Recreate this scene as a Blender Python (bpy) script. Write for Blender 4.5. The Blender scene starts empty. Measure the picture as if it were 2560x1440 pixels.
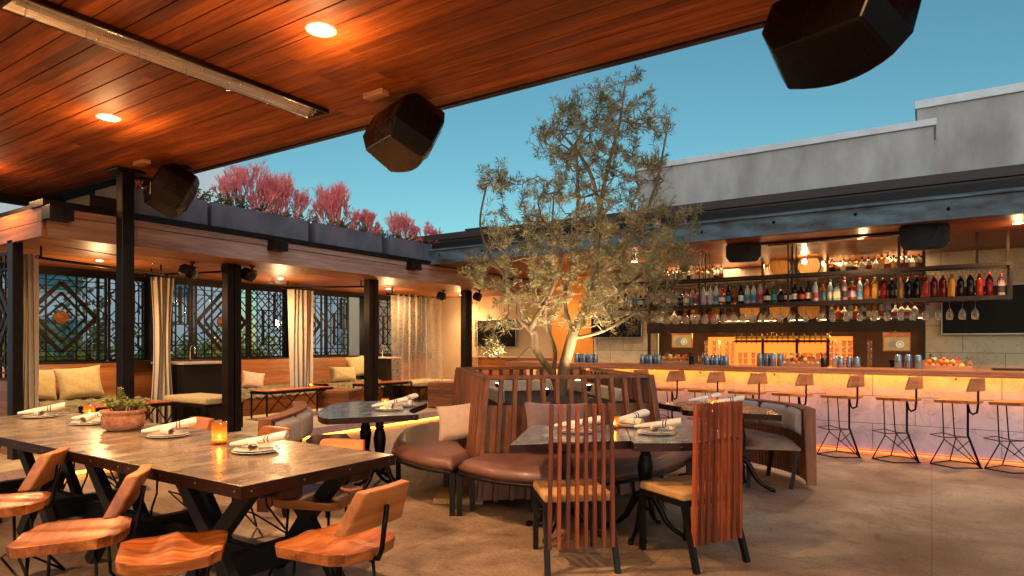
import bpy, math, random
from mathutils import Vector, Matrix
rnd = random.Random(7)
sc = bpy.context.scene
col = sc.collection
PI = math.pi
R_ = math.radians
# ---------------------------------------------------------------- camera
H = 1.42
A = R_(33.3)
cam_d = bpy.data.cameras.new('camera'); cam = bpy.data.objects.new('camera', cam_d); col.objects.link(cam)
cam.location = (0, 0, H); cam.rotation_euler = (R_(90), 0, A)
cam_d.sensor_width = 36; cam_d.lens = 1597/2560*36; cam_d.shift_y = 136/2560; cam_d.clip_end = 600; cam_d.clip_start = 0.05
sc.camera = cam
# ---------------------------------------------------------------- sky, dusk
w = bpy.data.worlds.new('World'); sc.world = w; w.use_nodes = True
nt = w.node_tree; bg = nt.nodes['Background']
sky = nt.nodes.new('ShaderNodeTexSky'); sky.sky_type = 'NISHITA'; sky.sun_disc = False
sky.sun_elevation = R_(7); sky.sun_rotation = R_(150); sky.ozone_density = 5.0; sky.air_density = 1.0; sky.dust_density = 0.3
tint = nt.nodes.new('ShaderNodeMix'); tint.data_type = 'RGBA'; tint.blend_type = 'MULTIPLY'; tint.inputs[0].default_value = 1
tint.inputs[7].default_value = (1.0, .82, .48, 1)
nt.links.new(sky.outputs[0], tint.inputs[6]); nt.links.new(tint.outputs[2], bg.inputs[0])
bg.inputs[1].default_value = 0.15
sun_d = bpy.data.lights.new('sun', 'SUN'); sun_d.energy = 1.0; sun_d.angle = R_(95); sun_d.color = (0.86, 0.90, 1.0)
sun = bpy.data.objects.new('sun', sun_d); col.objects.link(sun); sun.rotation_euler = (R_(52), 0, R_(38))
sc.view_settings.view_transform = 'Standard'; sc.view_settings.look = 'None'; sc.view_settings.gamma = 1
sc.view_settings.exposure = 1.22
sc.cycles.use_denoising = True; sc.cycles.max_bounces = 8; sc.cycles.transparent_max_bounces = 32
sc.cycles.sample_clamp_indirect = 4; sc.cycles.caustics_reflective = False; sc.cycles.caustics_refractive = False
# ---------------------------------------------------------------- measuring helpers (photo pixel -> point in the courtyard)
FW = Vector((-math.sin(A), math.cos(A))); RT = Vector((math.cos(A), math.sin(A)))
def ray(px):
    return FW + RT*((px-1280)/1597)
def G(px, py, z=0):
    d = 1597*(H-z)/(py-856); v = ray(px)*d; return Vector((v.x, v.y, z))
def onX(px, X): t = X/ray(px).x; return ray(px).y*t
def onY(px, Y): t = Y/ray(px).y; return ray(px).x*t
def zat(px, py, X=None, Y=None):
    r = ray(px); t = X/r.x if X is not None else Y/r.y
    return H+(856-py)*t/1597
# ---------------------------------------------------------------- mesh builder
class MB:
    def __init__(s): s.v = []; s.f = []; s.m = []; s.mi = 0; s.sm = []; s.smooth = False
    def add(s, vs, fs, smooth=None):
        b = len(s.v); s.v += [tuple(v) for v in vs]
        for f in fs:
            s.f.append(tuple(b+i for i in f)); s.m.append(s.mi); s.sm.append(s.smooth if smooth is None else smooth)
        return s
    def box(s, x0, x1, y0, y1, z0, z1):
        return s.add([(x0,y0,z0),(x1,y0,z0),(x1,y1,z0),(x0,y1,z0),(x0,y0,z1),(x1,y0,z1),(x1,y1,z1),(x0,y1,z1)],
            [(0,3,2,1),(4,5,6,7),(0,1,5,4),(1,2,6,5),(2,3,7,6),(3,0,4,7)])
    def cbox(s, c, sz, rz=0, ry=0, rx=0):
        M = Matrix.Translation(c) @ Matrix.Rotation(rz,4,'Z') @ Matrix.Rotation(ry,4,'Y') @ Matrix.Rotation(rx,4,'X')
        a,b,c_ = sz[0]/2, sz[1]/2, sz[2]/2
        vs = [M @ Vector(p) for p in [(-a,-b,-c_),(a,-b,-c_),(a,b,-c_),(-a,b,-c_),(-a,-b,c_),(a,-b,c_),(a,b,c_),(-a,b,c_)]]
        return s.add(vs, [(0,3,2,1),(4,5,6,7),(0,1,5,4),(1,2,6,5),(2,3,7,6),(3,0,4,7)])
    def bar(s, p, q, w, h=None, up=(0,0,1)):
        h = h or w; p = Vector(p); q = Vector(q); d = (q-p)
        if d.length < 1e-6: return s
        d.normalize(); u = Vector(up)
        if abs(d.dot(u)) > .98: u = Vector((0,1,0)) if abs(d.y) < .9 else Vector((1,0,0))
        a = d.cross(u).normalized(); b = a.cross(d).normalized()
        vs = []
        for o in (p, q):
            for i, j in ((-1,-1),(1,-1),(1,1),(-1,1)): vs.append(o+a*(i*w/2)+b*(j*h/2))
        return s.add(vs, [(0,3,2,1),(4,5,6,7),(0,1,5,4),(1,2,6,5),(2,3,7,6),(3,0,4,7)], False)
    def tube(s, pts, r, n=8, cap=True):
        pts = [Vector(p) for p in pts]; k = len(pts)
        rs = r if isinstance(r, (list, tuple)) else [r]*k
        vs = []; a = None
        for i, p in enumerate(pts):
            d = (pts[min(i+1,k-1)]-pts[max(i-1,0)])
            if d.length < 1e-7: d = Vector((0,0,1))
            d.normalize()
            if a is None:
                a = d.orthogonal().normalized()
            else:
                a = (a-d*a.dot(d))
                a = a.normalized() if a.length > 1e-5 else d.orthogonal().normalized()
            b = d.cross(a)
            for j in range(n):
                t = 2*PI*j/n; vs.append(p+(a*math.cos(t)+b*math.sin(t))*rs[i])
        fs = [(i*n+j, i*n+(j+1)%n, (i+1)*n+(j+1)%n, (i+1)*n+j) for i in range(k-1) for j in range(n)]
        s.add(vs, fs, True)
        if cap and n > 2:
            b = len(s.v)-k*n
            s.f.append(tuple(b+j for j in reversed(range(n)))); s.m.append(s.mi); s.sm.append(False)
            s.f.append(tuple(b+(k-1)*n+j for j in range(n))); s.m.append(s.mi); s.sm.append(False)
        return s
    def lathe(s, prof, c=(0,0,0), n=16, M=None, smooth=True, caps=True):
        vs = []
        for r, z in prof:
            for j in range(n):
                t = 2*PI*j/n; p = Vector((r*math.cos(t), r*math.sin(t), z))
                p = (M @ p) if M else p
                vs.append(p+Vector(c))
        k = len(prof)
        s.add(vs, [(i*n+j, i*n+(j+1)%n, (i+1)*n+(j+1)%n, (i+1)*n+j) for i in range(k-1) for j in range(n)], smooth)
        b = len(s.v)-k*n
        if caps:
            if prof[0][0] > 1e-4: s.f.append(tuple(b+j for j in reversed(range(n)))); s.m.append(s.mi); s.sm.append(False)
            if prof[-1][0] > 1e-4: s.f.append(tuple(b+(k-1)*n+j for j in range(n))); s.m.append(s.mi); s.sm.append(False)
        return s
    def prism(s, poly, z0, z1, z1f=None):
        n = len(poly); ar = sum(poly[i][0]*poly[(i+1)%n][1]-poly[(i+1)%n][0]*poly[i][1] for i in range(n))
        if ar < 0: poly = poly[::-1]
        vs = [(p[0],p[1],z0) for p in poly]+[(p[0],p[1],z1) for p in poly]
        return s.add(vs, [tuple(reversed(range(n))), tuple(range(n,2*n))]+[(i,(i+1)%n,n+(i+1)%n,n+i) for i in range(n)])
    def grid(s, fn, nu, nv, smooth=True, closed_u=False):
        vs = [fn(i/nu, j/nv) for j in range(nv+1) for i in range(nu+1)]
        return s.add(vs, [(j*(nu+1)+i, j*(nu+1)+i+1, (j+1)*(nu+1)+i+1, (j+1)*(nu+1)+i) for j in range(nv) for i in range(nu)], smooth)
    def build(s, name, mats, parent=None, world=False, bevel=0, sub=0, seg=2, tagv=None):
        if not isinstance(mats, (list, tuple)): mats = [mats]
        org = Vector((0,0,0))
        if world:
            if parent is not None: org = parent.location.copy()
            else:
                xs = [v[0] for v in s.v]; ys = [v[1] for v in s.v]; zs = [v[2] for v in s.v]
                org = Vector(((min(xs)+max(xs))/2, (min(ys)+max(ys))/2, min(zs)))
        me = bpy.data.meshes.new(name)
        me.from_pydata([tuple(Vector(v)-org) for v in s.v], [], s.f)
        for m in mats: me.materials.append(m)
        me.polygons.foreach_set('material_index', s.m); me.polygons.foreach_set('use_smooth', s.sm)
        me.update()
        o = bpy.data.objects.new(name, me); col.objects.link(o)
        if world and parent is None: o.location = org
        if parent is not None: o.parent = parent
        if bevel:
            b = o.modifiers.new('bevel', 'BEVEL'); b.width = bevel; b.segments = seg; b.limit_method = 'ANGLE'; b.angle_limit = R_(35)
        if sub:
            b = o.modifiers.new('sub', 'SUBSURF'); b.levels = sub; b.render_levels = sub
        return o
def tag(o, label, cat, group=None, kind=None):
    if label: o['label'] = label
    if cat: o['category'] = cat
    if group: o['group'] = group
    if kind: o['kind'] = kind
    return o
def thing(name, label, cat, loc=(0,0,0), rz=0, group=None):
    o = bpy.data.objects.new(name, None); col.objects.link(o); o.empty_display_size = .1
    o.location = loc; o.rotation_euler = (0,0,rz); return tag(o, label, cat, group)
KIDS = {}
def kids(o):
    return [c for c in o.children]
def dup(root, loc, rz=None, label=None, group=None):
    def cp(o, par):
        c = o.copy(); col.objects.link(c)
        if par is not None: c.parent = par
        for ch in list(o.children): cp(ch, c)
        return c
    r = cp(root, None); r.location = loc
    if rz is not None: r.rotation_euler = (0,0,rz)
    if label: r['label'] = label
    if group: r['group'] = group
    return r
ORD = ['first','second','third','fourth','fifth','sixth','seventh','eighth','ninth','tenth','eleventh','twelfth','thirteenth','fourteenth','fifteenth','sixteenth','seventeenth','eighteenth','nineteenth','twentieth']
TENS = {20:'twenty',30:'thirty',40:'forty',50:'fifty',60:'sixty',70:'seventy',80:'eighty'}
def ordn(i):
    if i < 20: return ORD[i]
    t, u = (i+1)//10*10, (i+1) % 10
    return {30:'thirtieth',40:'fortieth',50:'fiftieth',60:'sixtieth',70:'seventieth',80:'eightieth'}[t] if u == 0 else TENS[t]+'-'+ORD[u-1]
# ---------------------------------------------------------------- materials
def C(r, g, b):
    f = lambda x: (x/255/12.92) if x/255 <= .04045 else ((x/255+.055)/1.055)**2.4
    return (f(r), f(g), f(b), 1)
def newmat(name):
    m = bpy.data.materials.new(name); m.use_nodes = True; n = m.node_tree
    return m, n, n.nodes['Principled BSDF']
def N(n, t, **kw):
    x = n.nodes.new(t)
    for k, v in kw.items():
        if k.startswith('i_'):
            x.inputs[int(k[2:])].default_value = v
        else: setattr(x, k, v)
    return x
def ramp(n, fac, stops):
    r = n.nodes.new('ShaderNodeValToRGB'); e = r.color_ramp.elements
    while len(e) < len(stops): e.new(.5)
    for el, (p, c) in zip(e, stops): el.position = p; el.color = c
    n.links.new(fac, r.inputs[0]); return r
def coord(n, scale=(1,1,1), kind='Object', rot=(0,0,0)):
    t = n.nodes.new('ShaderNodeTexCoord'); m = n.nodes.new('ShaderNodeMapping')
    m.inputs['Scale'].default_value = scale; m.inputs['Rotation'].default_value = rot
    n.links.new(t.outputs[kind], m.inputs[0]); return m.outputs[0]
def bump(n, bs, h, strength=.3, dist=.01):
    b = n.nodes.new('ShaderNodeBump'); b.inputs['Strength'].default_value = strength; b.inputs['Distance'].default_value = dist
    n.links.new(h, b.inputs['Height']); n.links.new(b.outputs[0], bs.inputs['Normal']); return b
def mat(name, c1, c2=None, rough=.5, metal=0, scale=8, stretch=(1,1,1), bmp=0, bscale=None, coat=0, spec=.5, sheen=0, detail=5):
    m, n, bs = newmat(name)
    bs.inputs['Roughness'].default_value = rough; bs.inputs['Metallic'].default_value = metal
    bs.inputs['Specular IOR Level'].default_value = spec
    if coat: bs.inputs['Coat Weight'].default_value = coat; bs.inputs['Coat Roughness'].default_value = .12
    if sheen: bs.inputs['Sheen Weight'].default_value = sheen
    bs.inputs['Base Color'].default_value = c1
    co = coord(n, stretch)
    if c2 is not None:
        t = N(n, 'ShaderNodeTexNoise'); t.inputs['Scale'].default_value = scale; t.inputs['Detail'].default_value = detail; t.inputs['Roughness'].default_value = .6
        n.links.new(co, t.inputs['Vector'])
        r = ramp(n, t.outputs[0], [(.33, c1), (.67, c2)]); n.links.new(r.outputs[0], bs.inputs['Base Color'])
        mr = N(n, 'ShaderNodeMapRange'); mr.inputs[3].default_value = max(0, rough-.1); mr.inputs[4].default_value = min(1, rough+.12)
        n.links.new(t.outputs[0], mr.inputs[0]); n.links.new(mr.outputs[0], bs.inputs['Roughness'])
    if bmp:
        t2 = N(n, 'ShaderNodeTexNoise'); t2.inputs['Scale'].default_value = bscale or scale*4; t2.inputs['Detail'].default_value = 4
        n.links.new(co, t2.inputs['Vector']); bump(n, bs, t2.outputs[0], bmp, .01)
    return m
def wood(name, c1, c2, c3, along='X', rough=.35, plank=0, across='Y', length=2.4, fine=60, coat=0, spec=.5, per_object=False):
    """stained boards: stretched grain, a tone of its own for every board"""
    m, n, bs = newmat(name)
    ax = {'X':0,'Y':1,'Z':2}
    st = [1,1,1]; st[ax[along]] = .07
    tc = N(n, 'ShaderNodeTexCoord'); sep = N(n, 'ShaderNodeSeparateXYZ'); n.links.new(tc.outputs['Object'], sep.inputs[0])
    off = None
    if plank:
        def mth(op, a, b=None, v=None):
            x = N(n, 'ShaderNodeMath', operation=op); n.links.new(a, x.inputs[0])
            if b is not None: n.links.new(b, x.inputs[1])
            if v is not None: x.inputs[1].default_value = v
            return x.outputs[0]
        row = mth('FLOOR', mth('DIVIDE', sep.outputs[ax[across]], v=plank))
        w1 = N(n, 'ShaderNodeTexWhiteNoise', noise_dimensions='1D'); n.links.new(row, w1.inputs['W'])
        sh = mth('ADD', mth('DIVIDE', sep.outputs[ax[along]], v=length), mth('MULTIPLY', w1.outputs['Value'], v=7.3))
        colm = mth('FLOOR', sh)
        w2 = N(n, 'ShaderNodeTexWhiteNoise', noise_dimensions='2D')
        cb = N(n, 'ShaderNodeCombineXYZ'); n.links.new(row, cb.inputs[0]); n.links.new(colm, cb.inputs[1]); n.links.new(cb.outputs[0], w2.inputs['Vector'])
        off = w2.outputs['Color']; tone = w2.outputs['Value']
    mp = N(n, 'ShaderNodeMapping'); mp.inputs['Scale'].default_value = st
    if off:
        va = N(n, 'ShaderNodeVectorMath', operation='MULTIPLY_ADD'); n.links.new(off, va.inputs[0]); va.inputs[1].default_value = (5,5,5)
        n.links.new(tc.outputs['Object'], va.inputs[2]); n.links.new(va.outputs[0], mp.inputs[0])
    else:
        oi = N(n, 'ShaderNodeObjectInfo'); va = N(n, 'ShaderNodeVectorMath', operation='MULTIPLY_ADD')
        cb = N(n, 'ShaderNodeCombineXYZ')
        for k in range(3): n.links.new(oi.outputs['Random'], cb.inputs[k])
        n.links.new(cb.outputs[0], va.inputs[0]); va.inputs[1].default_value = (9,9,9); n.links.new(tc.outputs['Object'], va.inputs[2]); n.links.new(va.outputs[0], mp.inputs[0])
        tone = oi.outputs['Random']
    g = N(n, 'ShaderNodeTexNoise'); g.inputs['Scale'].default_value = fine; g.inputs['Detail'].default_value = 6; g.inputs['Roughness'].default_value = .65; g.inputs['Distortion'].default_value = .6
    n.links.new(mp.outputs[0], g.inputs['Vector'])
    g2 = N(n, 'ShaderNodeTexNoise'); g2.inputs['Scale'].default_value = fine*.18; g2.inputs['Detail'].default_value = 3; g2.inputs['Distortion'].default_value = 1.2
    n.links.new(mp.outputs[0], g2.inputs['Vector'])
    mx = N(n, 'ShaderNodeMath', operation='MULTIPLY_ADD'); n.links.new(g2.outputs[0], mx.inputs[0]); mx.inputs[1].default_value = .55
    m2 = N(n, 'ShaderNodeMath', operation='MULTIPLY'); n.links.new(g.outputs[0], m2.inputs[0]); m2.inputs[1].default_value = .45
    n.links.new(m2.outputs[0], mx.inputs[2])
    r = ramp(n, mx.outputs[0], [(.34, c1), (.5, c2), (.66, c3)])
    hsv = N(n, 'ShaderNodeHueSaturation'); n.links.new(r.outputs[0], hsv.inputs['Color'])
    mr = N(n, 'ShaderNodeMapRange'); mr.inputs[3].default_value = .62 if plank else (.6 if per_object else .85); mr.inputs[4].default_value = 1.3 if plank else (1.45 if per_object else 1.12)
    n.links.new(tone, mr.inputs[0]); n.links.new(mr.outputs[0], hsv.inputs['Value'])
    n.links.new(hsv.outputs[0], bs.inputs['Base Color'])
    rr = N(n, 'ShaderNodeMapRange'); rr.inputs[3].default_value = rough-.08; rr.inputs[4].default_value = rough+.15; n.links.new(g2.outputs[0], rr.inputs[0]); n.links.new(rr.outputs[0], bs.inputs['Roughness'])
    bs.inputs['Specular IOR Level'].default_value = spec
    if coat: bs.inputs['Coat Weight'].default_value = coat; bs.inputs['Coat Roughness'].default_value = .15
    bump(n, bs, g.outputs[0], .12, .004)
    return m
def emit(name, c, s):
    m, n, bs = newmat(name); bs.inputs['Base Color'].default_value = c; bs.inputs['Emission Color'].default_value = c; bs.inputs['Emission Strength'].default_value = s
    return m
def glass(name, c, rough=.05, tr=1.0, ior=1.45):
    m, n, bs = newmat(name); bs.inputs['Base Color'].default_value = c; bs.inputs['Roughness'].default_value = rough
    bs.inputs['Transmission Weight'].default_value = tr; bs.inputs['IOR'].default_value = ior; return m
M = {}
M['soffit'] = wood('stained cedar ceiling boards', C(96,44,12), C(146,74,24), C(184,106,48), 'X', .58, .165, 'Y', 3.2, 46, spec=.25)
M['soffit2'] = wood('cedar boards of the cabana ceiling', C(118,66,28), C(154,94,46), C(180,118,66), 'Y', .4, .09, 'X', 2.6, 50)
M['soffit3'] = wood('cedar boards of the bar ceiling', C(92,44,18), C(128,64,28), C(156,84,42), 'X', .35, .10, 'Y', 3.0, 50)
M['fascia'] = wood('sky tinted redwood fascia', C(118,84,70), C(164,126,108), C(196,164,148), 'Y', .6, 0, fine=40)  # pinkish sky light is put into the pale wood colour
M['wains'] = wood('varnished wood panelling', C(112,62,24), C(148,88,40), C(172,110,56), 'Y', .35, .125, 'Z', 2.2, 40, coat=.2)
M['wainsX'] = wood('varnished wood panelling across', C(112,60,24), C(148,86,40), C(172,108,56), 'X', .35, .125, 'Z', 2.2, 40, coat=.2)
M['slat'] = wood('redwood slats', C(82,42,22), C(122,68,38), C(156,94,58), 'Z', .5, 0, fine=60)
M['chairslat'] = wood('oiled redwood chair slats', C(96,38,16), C(136,60,27), C(172,88,46), 'Z', .42, 0, fine=50, per_object=True)  # wide slat tones stand in for missing contrast of light and shade
M['seatwood'] = wood('lacquered orange wood seat', C(88,42,14), C(158,84,32), C(196,122,62), 'X', .36, 0, fine=30, coat=.15)
M['stoolwood'] = wood('bar stool oak', C(150,84,40), C(186,116,66), C(206,140,90), 'X', .35, 0, fine=40, coat=.2)
M['backwood'] = wood('lacquered backrest wood', C(116,60,24), C(174,102,48), C(204,136,80), 'X', .36, 0, fine=22, coat=.15)
M['cubewood'] = wood('rough sawn wood cube', C(84,42,14), C(126,70,28), C(160,96,44), 'X', .6, .09, 'Z', 1.5, 50)
M['bartop'] = wood('bar top oak', C(150,80,40), C(186,112,66), C(206,136,92), 'X', .3, 0, fine=40, coat=.3)
M['ctop'] = wood('cabana table top wood', C(140,64,24), C(176,90,42), C(200,116,62), 'Y', .3, 0, fine=40, coat=.3)
M['crate'] = wood('pale crate wood', C(150,100,66), C(180,130,92), C(200,150,116), 'X', .6, 0, fine=40)
M['black'] = mat('dark blackened steel', C(20,15,14), C(34,26,24), .42, .6, 6, bmp=.05)
M['blackp'] = mat('black painted wood', C(16,12,10), C(24,18,15), .6, 0, 10, spec=.3)
M['niche'] = mat('dark stained niche back', C(58,36,18), C(84,54,28), .6, 0, 4)
M['rod'] = mat('black steel rod', C(16,13,14), None, .35, .7)
M['iron'] = mat('cast iron', C(16,12,11), C(30,22,20), .38, .7, 20, bmp=.1)
M['spk'] = mat('black speaker shell', C(8,5,5), C(11,7,6), .25, 0, 12, spec=.3)
M['grille'] = mat('speaker grille', C(7,5,5), C(13,10,9), .7, 0, 200, bmp=.3)
M['steelplanter'] = mat('blue black steel planter', C(70,76,88), C(108,102,110), .55, .1, 3, bmp=.04)
M['rust'] = mat('blackened steel beam with blue wash', C(50,42,40), C(92,112,122), .6, .1, 5, (.5,1,1.6), bmp=.12, bscale=26, detail=10)
M['cap'] = mat('dark brown metal roof edge', C(44,30,28), C(58,42,38), .65, 0, 4, (.3,1,1))
M['capl'] = mat('worn roof edge drip', C(70,86,96), C(50,54,60), .4, .5, 4)
M['stucco'] = mat('grey smooth stucco', C(138,132,130), C(176,170,166), .88, 0, 1.6, (1,1,.45), bmp=.35, bscale=14, detail=14)
M['coping'] = mat('pale metal coping', C(196,196,198), C(180,182,186), .5, .2, 3)
M['chrome'] = mat('polished steel', C(200,200,205), None, .12, 1)
M['reflector'] = mat('heater reflector', C(232,226,218), None, .2, .8)
M['hbody'] = mat('heater body', C(44,28,18), C(58,38,24), .35, .8, 6)
M['linen'] = mat('sheer linen', C(186,172,154), C(206,194,176), .9, 0, 90, (1,1,.1), bmp=.3, bscale=260, sheen=.3)
M['cushion'] = mat('beige woven cushion', C(188,166,112), C(206,186,134), .95, 0, 30, bmp=.5, bscale=260, sheen=.3)
M['pink'] = mat('cream cotton pillow', C(206,170,146), C(218,186,160), .9, 0, 12, bmp=.4, bscale=200, sheen=.3)
M['mauve'] = mat('grey mauve velvet pillow', C(112,84,84), C(134,102,98), .8, 0, 10, bmp=.3, bscale=120, sheen=.5)
M['fur'] = mat('dark brown patterned pillow', C(48,28,12), C(120,80,40), .95, 0, 16, bmp=.6, bscale=90)
M['leather'] = mat('brown leather', C(104,66,56), C(126,84,70), .42, 0, 5, bmp=.15, bscale=90, coat=.1)
M['channel'] = mat('grey channelled upholstery', C(150,134,132), C(170,154,148), .7, 0, 20, bmp=.2, bscale=180, sheen=.2)
M['benchfab'] = mat('taupe bench upholstery', C(120,88,72), C(142,108,88), .6, 0, 10, bmp=.15, bscale=160)
M['tan'] = mat('tan seat pad', C(190,140,84), C(208,160,104), .8, 0, 16, bmp=.3, bscale=220)
M['rug'] = mat('grey green chunky knit', C(84,78,54), C(150,140,104), .95, 0, 26, (1,.4,1), bmp=1.0, bscale=40)
M['ceramic'] = mat('white glazed china', C(238,226,212), None, .12, 0, coat=.4)
M['terra'] = mat('weathered terracotta', C(150,84,52), C(196,140,108), .85, 0, 26, bmp=.5, bscale=60)
M['leafg'] = mat('succulent green', C(96,112,44), C(168,160,84), .5, 0, 20)
M['foliage'] = mat('dark green foliage', C(48,60,26), C(92,104,44), .6, 0, 4)
M['hedge'] = mat('bright hedge leaves', C(70,96,34), C(140,158,66), .6, 0, 3)
M['stone'] = mat('granite slab', C(150,116,70), C(196,160,104), .8, 0, 60, bmp=.3)
M['wall'] = mat('beige plaster', C(196,172,140), C(206,184,152), .85, 0, 2)
M['owall'] = mat('orange plaster', C(214,136,54), C(226,150,66), .8, 0, 2)
M['deck'] = mat('pale stone paving of the raised floor', C(176,156,124), C(196,178,146), .6, 0, 5, bmp=.05)
M['tv'] = mat('dark television screen', C(12,9,9), None, .35, 0, spec=.12)
M['tvf'] = mat('silver television frame', C(150,146,140), None, .3, .9)
M['shelf'] = mat('dark shelf steel', C(40,30,24), C(56,42,34), .4, .6, 8)
M['pale'] = mat('pale stone counter', C(190,176,156), C(206,194,176), .3, 0, 20)
M['soil'] = mat('dark soil', C(40,28,18), C(66,48,32), .95, 0, 40, bmp=.8)
M['tin'] = mat('blue steel shaker tin', C(170,190,204), C(110,130,150), .22, .85, 14, (1,1,.1))
M['orange'] = mat('orange peel', C(226,92,22), C(240,120,40), .45, 0, 6, bmp=.2, bscale=200)
M['lemon'] = mat('yellow citrus peel', C(222,170,60), C(232,186,84), .45, 0, 6, bmp=.2, bscale=200)
M['basket'] = mat('dark rattan', C(48,26,14), C(82,48,26), .75, 0, 90, bmp=.8)
M['sofabase'] = M['wains']
M['bglass'] = glass('clear bottle glass', (.92,.95,.93,1), .04)
M['cglass'] = glass('drinking glass', (.98,.97,.95,1), .02)
def thinglass(name, c, k=.78, mg=.14):
    m, n, bs = newmat(name); tr = N(n,'ShaderNodeBsdfTransparent'); tr.inputs[0].default_value = c; gl = N(n,'ShaderNodeBsdfGlossy'); gl.inputs['Roughness'].default_value = .05; tl = N(n,'ShaderNodeBsdfTranslucent'); tl.inputs[0].default_value = c
    fr0 = N(n,'ShaderNodeLayerWeight'); fr0.inputs[0].default_value = .25; fr = N(n,'ShaderNodeMath', operation='MULTIPLY'); n.links.new(fr0.outputs['Facing'], fr.inputs[0]); fr.inputs[1].default_value = .55; m1 = N(n,'ShaderNodeMixShader'); m1.inputs[0].default_value = 1-k; m2 = N(n,'ShaderNodeMixShader')
    n.links.new(tr.outputs[0], m1.inputs[1]); n.links.new(tl.outputs[0], m1.inputs[2]); n.links.new(fr.outputs[0], m2.inputs[0]); n.links.new(m1.outputs[0], m2.inputs[1]); n.links.new(gl.outputs[0], m2.inputs[2]); n.links.new(m2.outputs[0], n.nodes['Material Output'].inputs[0]); return m
M['cglass'] = thinglass('thin drinking glass', (.93,.93,.92,1))
M['votive'] = thinglass('amber votive glass', (1,.66,.28,1), .88)
M['wax'] = mat('candle wax', C(240,190,110), None, .6)
M['flame'] = emit('candle flame', (1,.62,.2,1), 45)
M['led'] = emit('amber LED strip', (1,.36,.03,1), 10)
M['led2'] = emit('orange LED strip of the step', (1,.26,.02,1), 9)
M['led3'] = emit('faint floor strip', (1,.2,.03,1), .5)
M['lamp'] = emit('warm downlight lens', (1,.62,.26,1), 60)
M['lampw'] = emit('shelf light', (1,.62,.26,1), 11)
M['backglow'] = emit('added amber glow behind the glasses', (1,.20,.025,1), .7)
# concrete floor
def concrete():
    m, n, bs = newmat('stained concrete'); co = coord(n)
    a = N(n,'ShaderNodeTexNoise'); a.inputs['Scale'].default_value = 1.1; a.inputs['Detail'].default_value = 9; a.inputs['Roughness'].default_value = .62; a.inputs['Distortion'].default_value = .5; n.links.new(co, a.inputs['Vector'])
    b = N(n,'ShaderNodeTexNoise'); b.inputs['Scale'].default_value = 48; b.inputs['Detail'].default_value = 8; b.inputs['Roughness'].default_value = .8; n.links.new(co, b.inputs['Vector'])
    r = ramp(n, a.outputs[0], [(.3, C(96,74,60)), (.5, C(146,120,98)), (.68, C(184,158,132))])
    r2 = ramp(n, b.outputs[0], [(.3, (.40,.40,.40,1)), (.65, (1.35,1.35,1.35,1))])
    mx = N(n,'ShaderNodeMix', data_type='RGBA', blend_type='MULTIPLY'); mx.inputs[0].default_value = .9
    n.links.new(r.outputs[0], mx.inputs[6]); n.links.new(r2.outputs[0], mx.inputs[7])
    # saw cut joints and hair cracks
    br = N(n,'ShaderNodeTexBrick'); br.inputs['Scale'].default_value = 1; br.offset = 0; br.inputs['Brick Width'].default_value = 1.5; br.inputs['Row Height'].default_value = 1.5; br.inputs['Mortar Size'].default_value = .006; br.inputs['Mortar Smooth'].default_value = .2
    br.inputs['Color1'].default_value = (1,1,1,1); br.inputs['Color2'].default_value = (1,1,1,1); br.inputs['Mortar'].default_value = (.7,.68,.66,1); n.links.new(co, br.inputs['Vector'])
    m2 = N(n,'ShaderNodeMix', data_type='RGBA', blend_type='MULTIPLY'); m2.inputs[0].default_value = 1
    n.links.new(mx.outputs[2], m2.inputs[6]); n.links.new(br.outputs[0], m2.inputs[7]); sp_ = N(n,'ShaderNodeTexNoise'); sp_.inputs['Scale'].default_value = 5.5; sp_.inputs['Detail'].default_value = 6; sp_.inputs['Roughness'].default_value = .75; n.links.new(co, sp_.inputs['Vector'])
    rs = ramp(n, sp_.outputs[0], [(.34, (.42,.40,.40,1)), (.42, (.86,.85,.84,1)), (.52, (1,1,1,1))])
    vo = N(n,'ShaderNodeTexVoronoi', feature='DISTANCE_TO_EDGE'); vo.inputs['Scale'].default_value = .55; n.links.new(co, vo.inputs['Vector']); rv = ramp(n, vo.outputs[0], [(0, (.45,.42,.40,1)), (.006, (1,1,1,1))])
    m3 = N(n,'ShaderNodeMix', data_type='RGBA', blend_type='MULTIPLY'); m3.inputs[0].default_value = .8; n.links.new(m2.outputs[2], m3.inputs[6]); n.links.new(rs.outputs[0], m3.inputs[7])
    m4 = N(n,'ShaderNodeMix', data_type='RGBA', blend_type='MULTIPLY'); m4.inputs[0].default_value = .25; n.links.new(m3.outputs[2], m4.inputs[6]); n.links.new(rv.outputs[0], m4.inputs[7])
    n.links.new(m4.outputs[2], bs.inputs['Base Color'])
    mr = N(n,'ShaderNodeMapRange'); mr.inputs[3].default_value = .34; mr.inputs[4].default_value = .7; n.links.new(a.outputs[0], mr.inputs[0]); n.links.new(mr.outputs[0], bs.inputs['Roughness'])
    bump(n, bs, b.outputs[0], .25, .003); return m
M['concrete'] = concrete()
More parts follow.
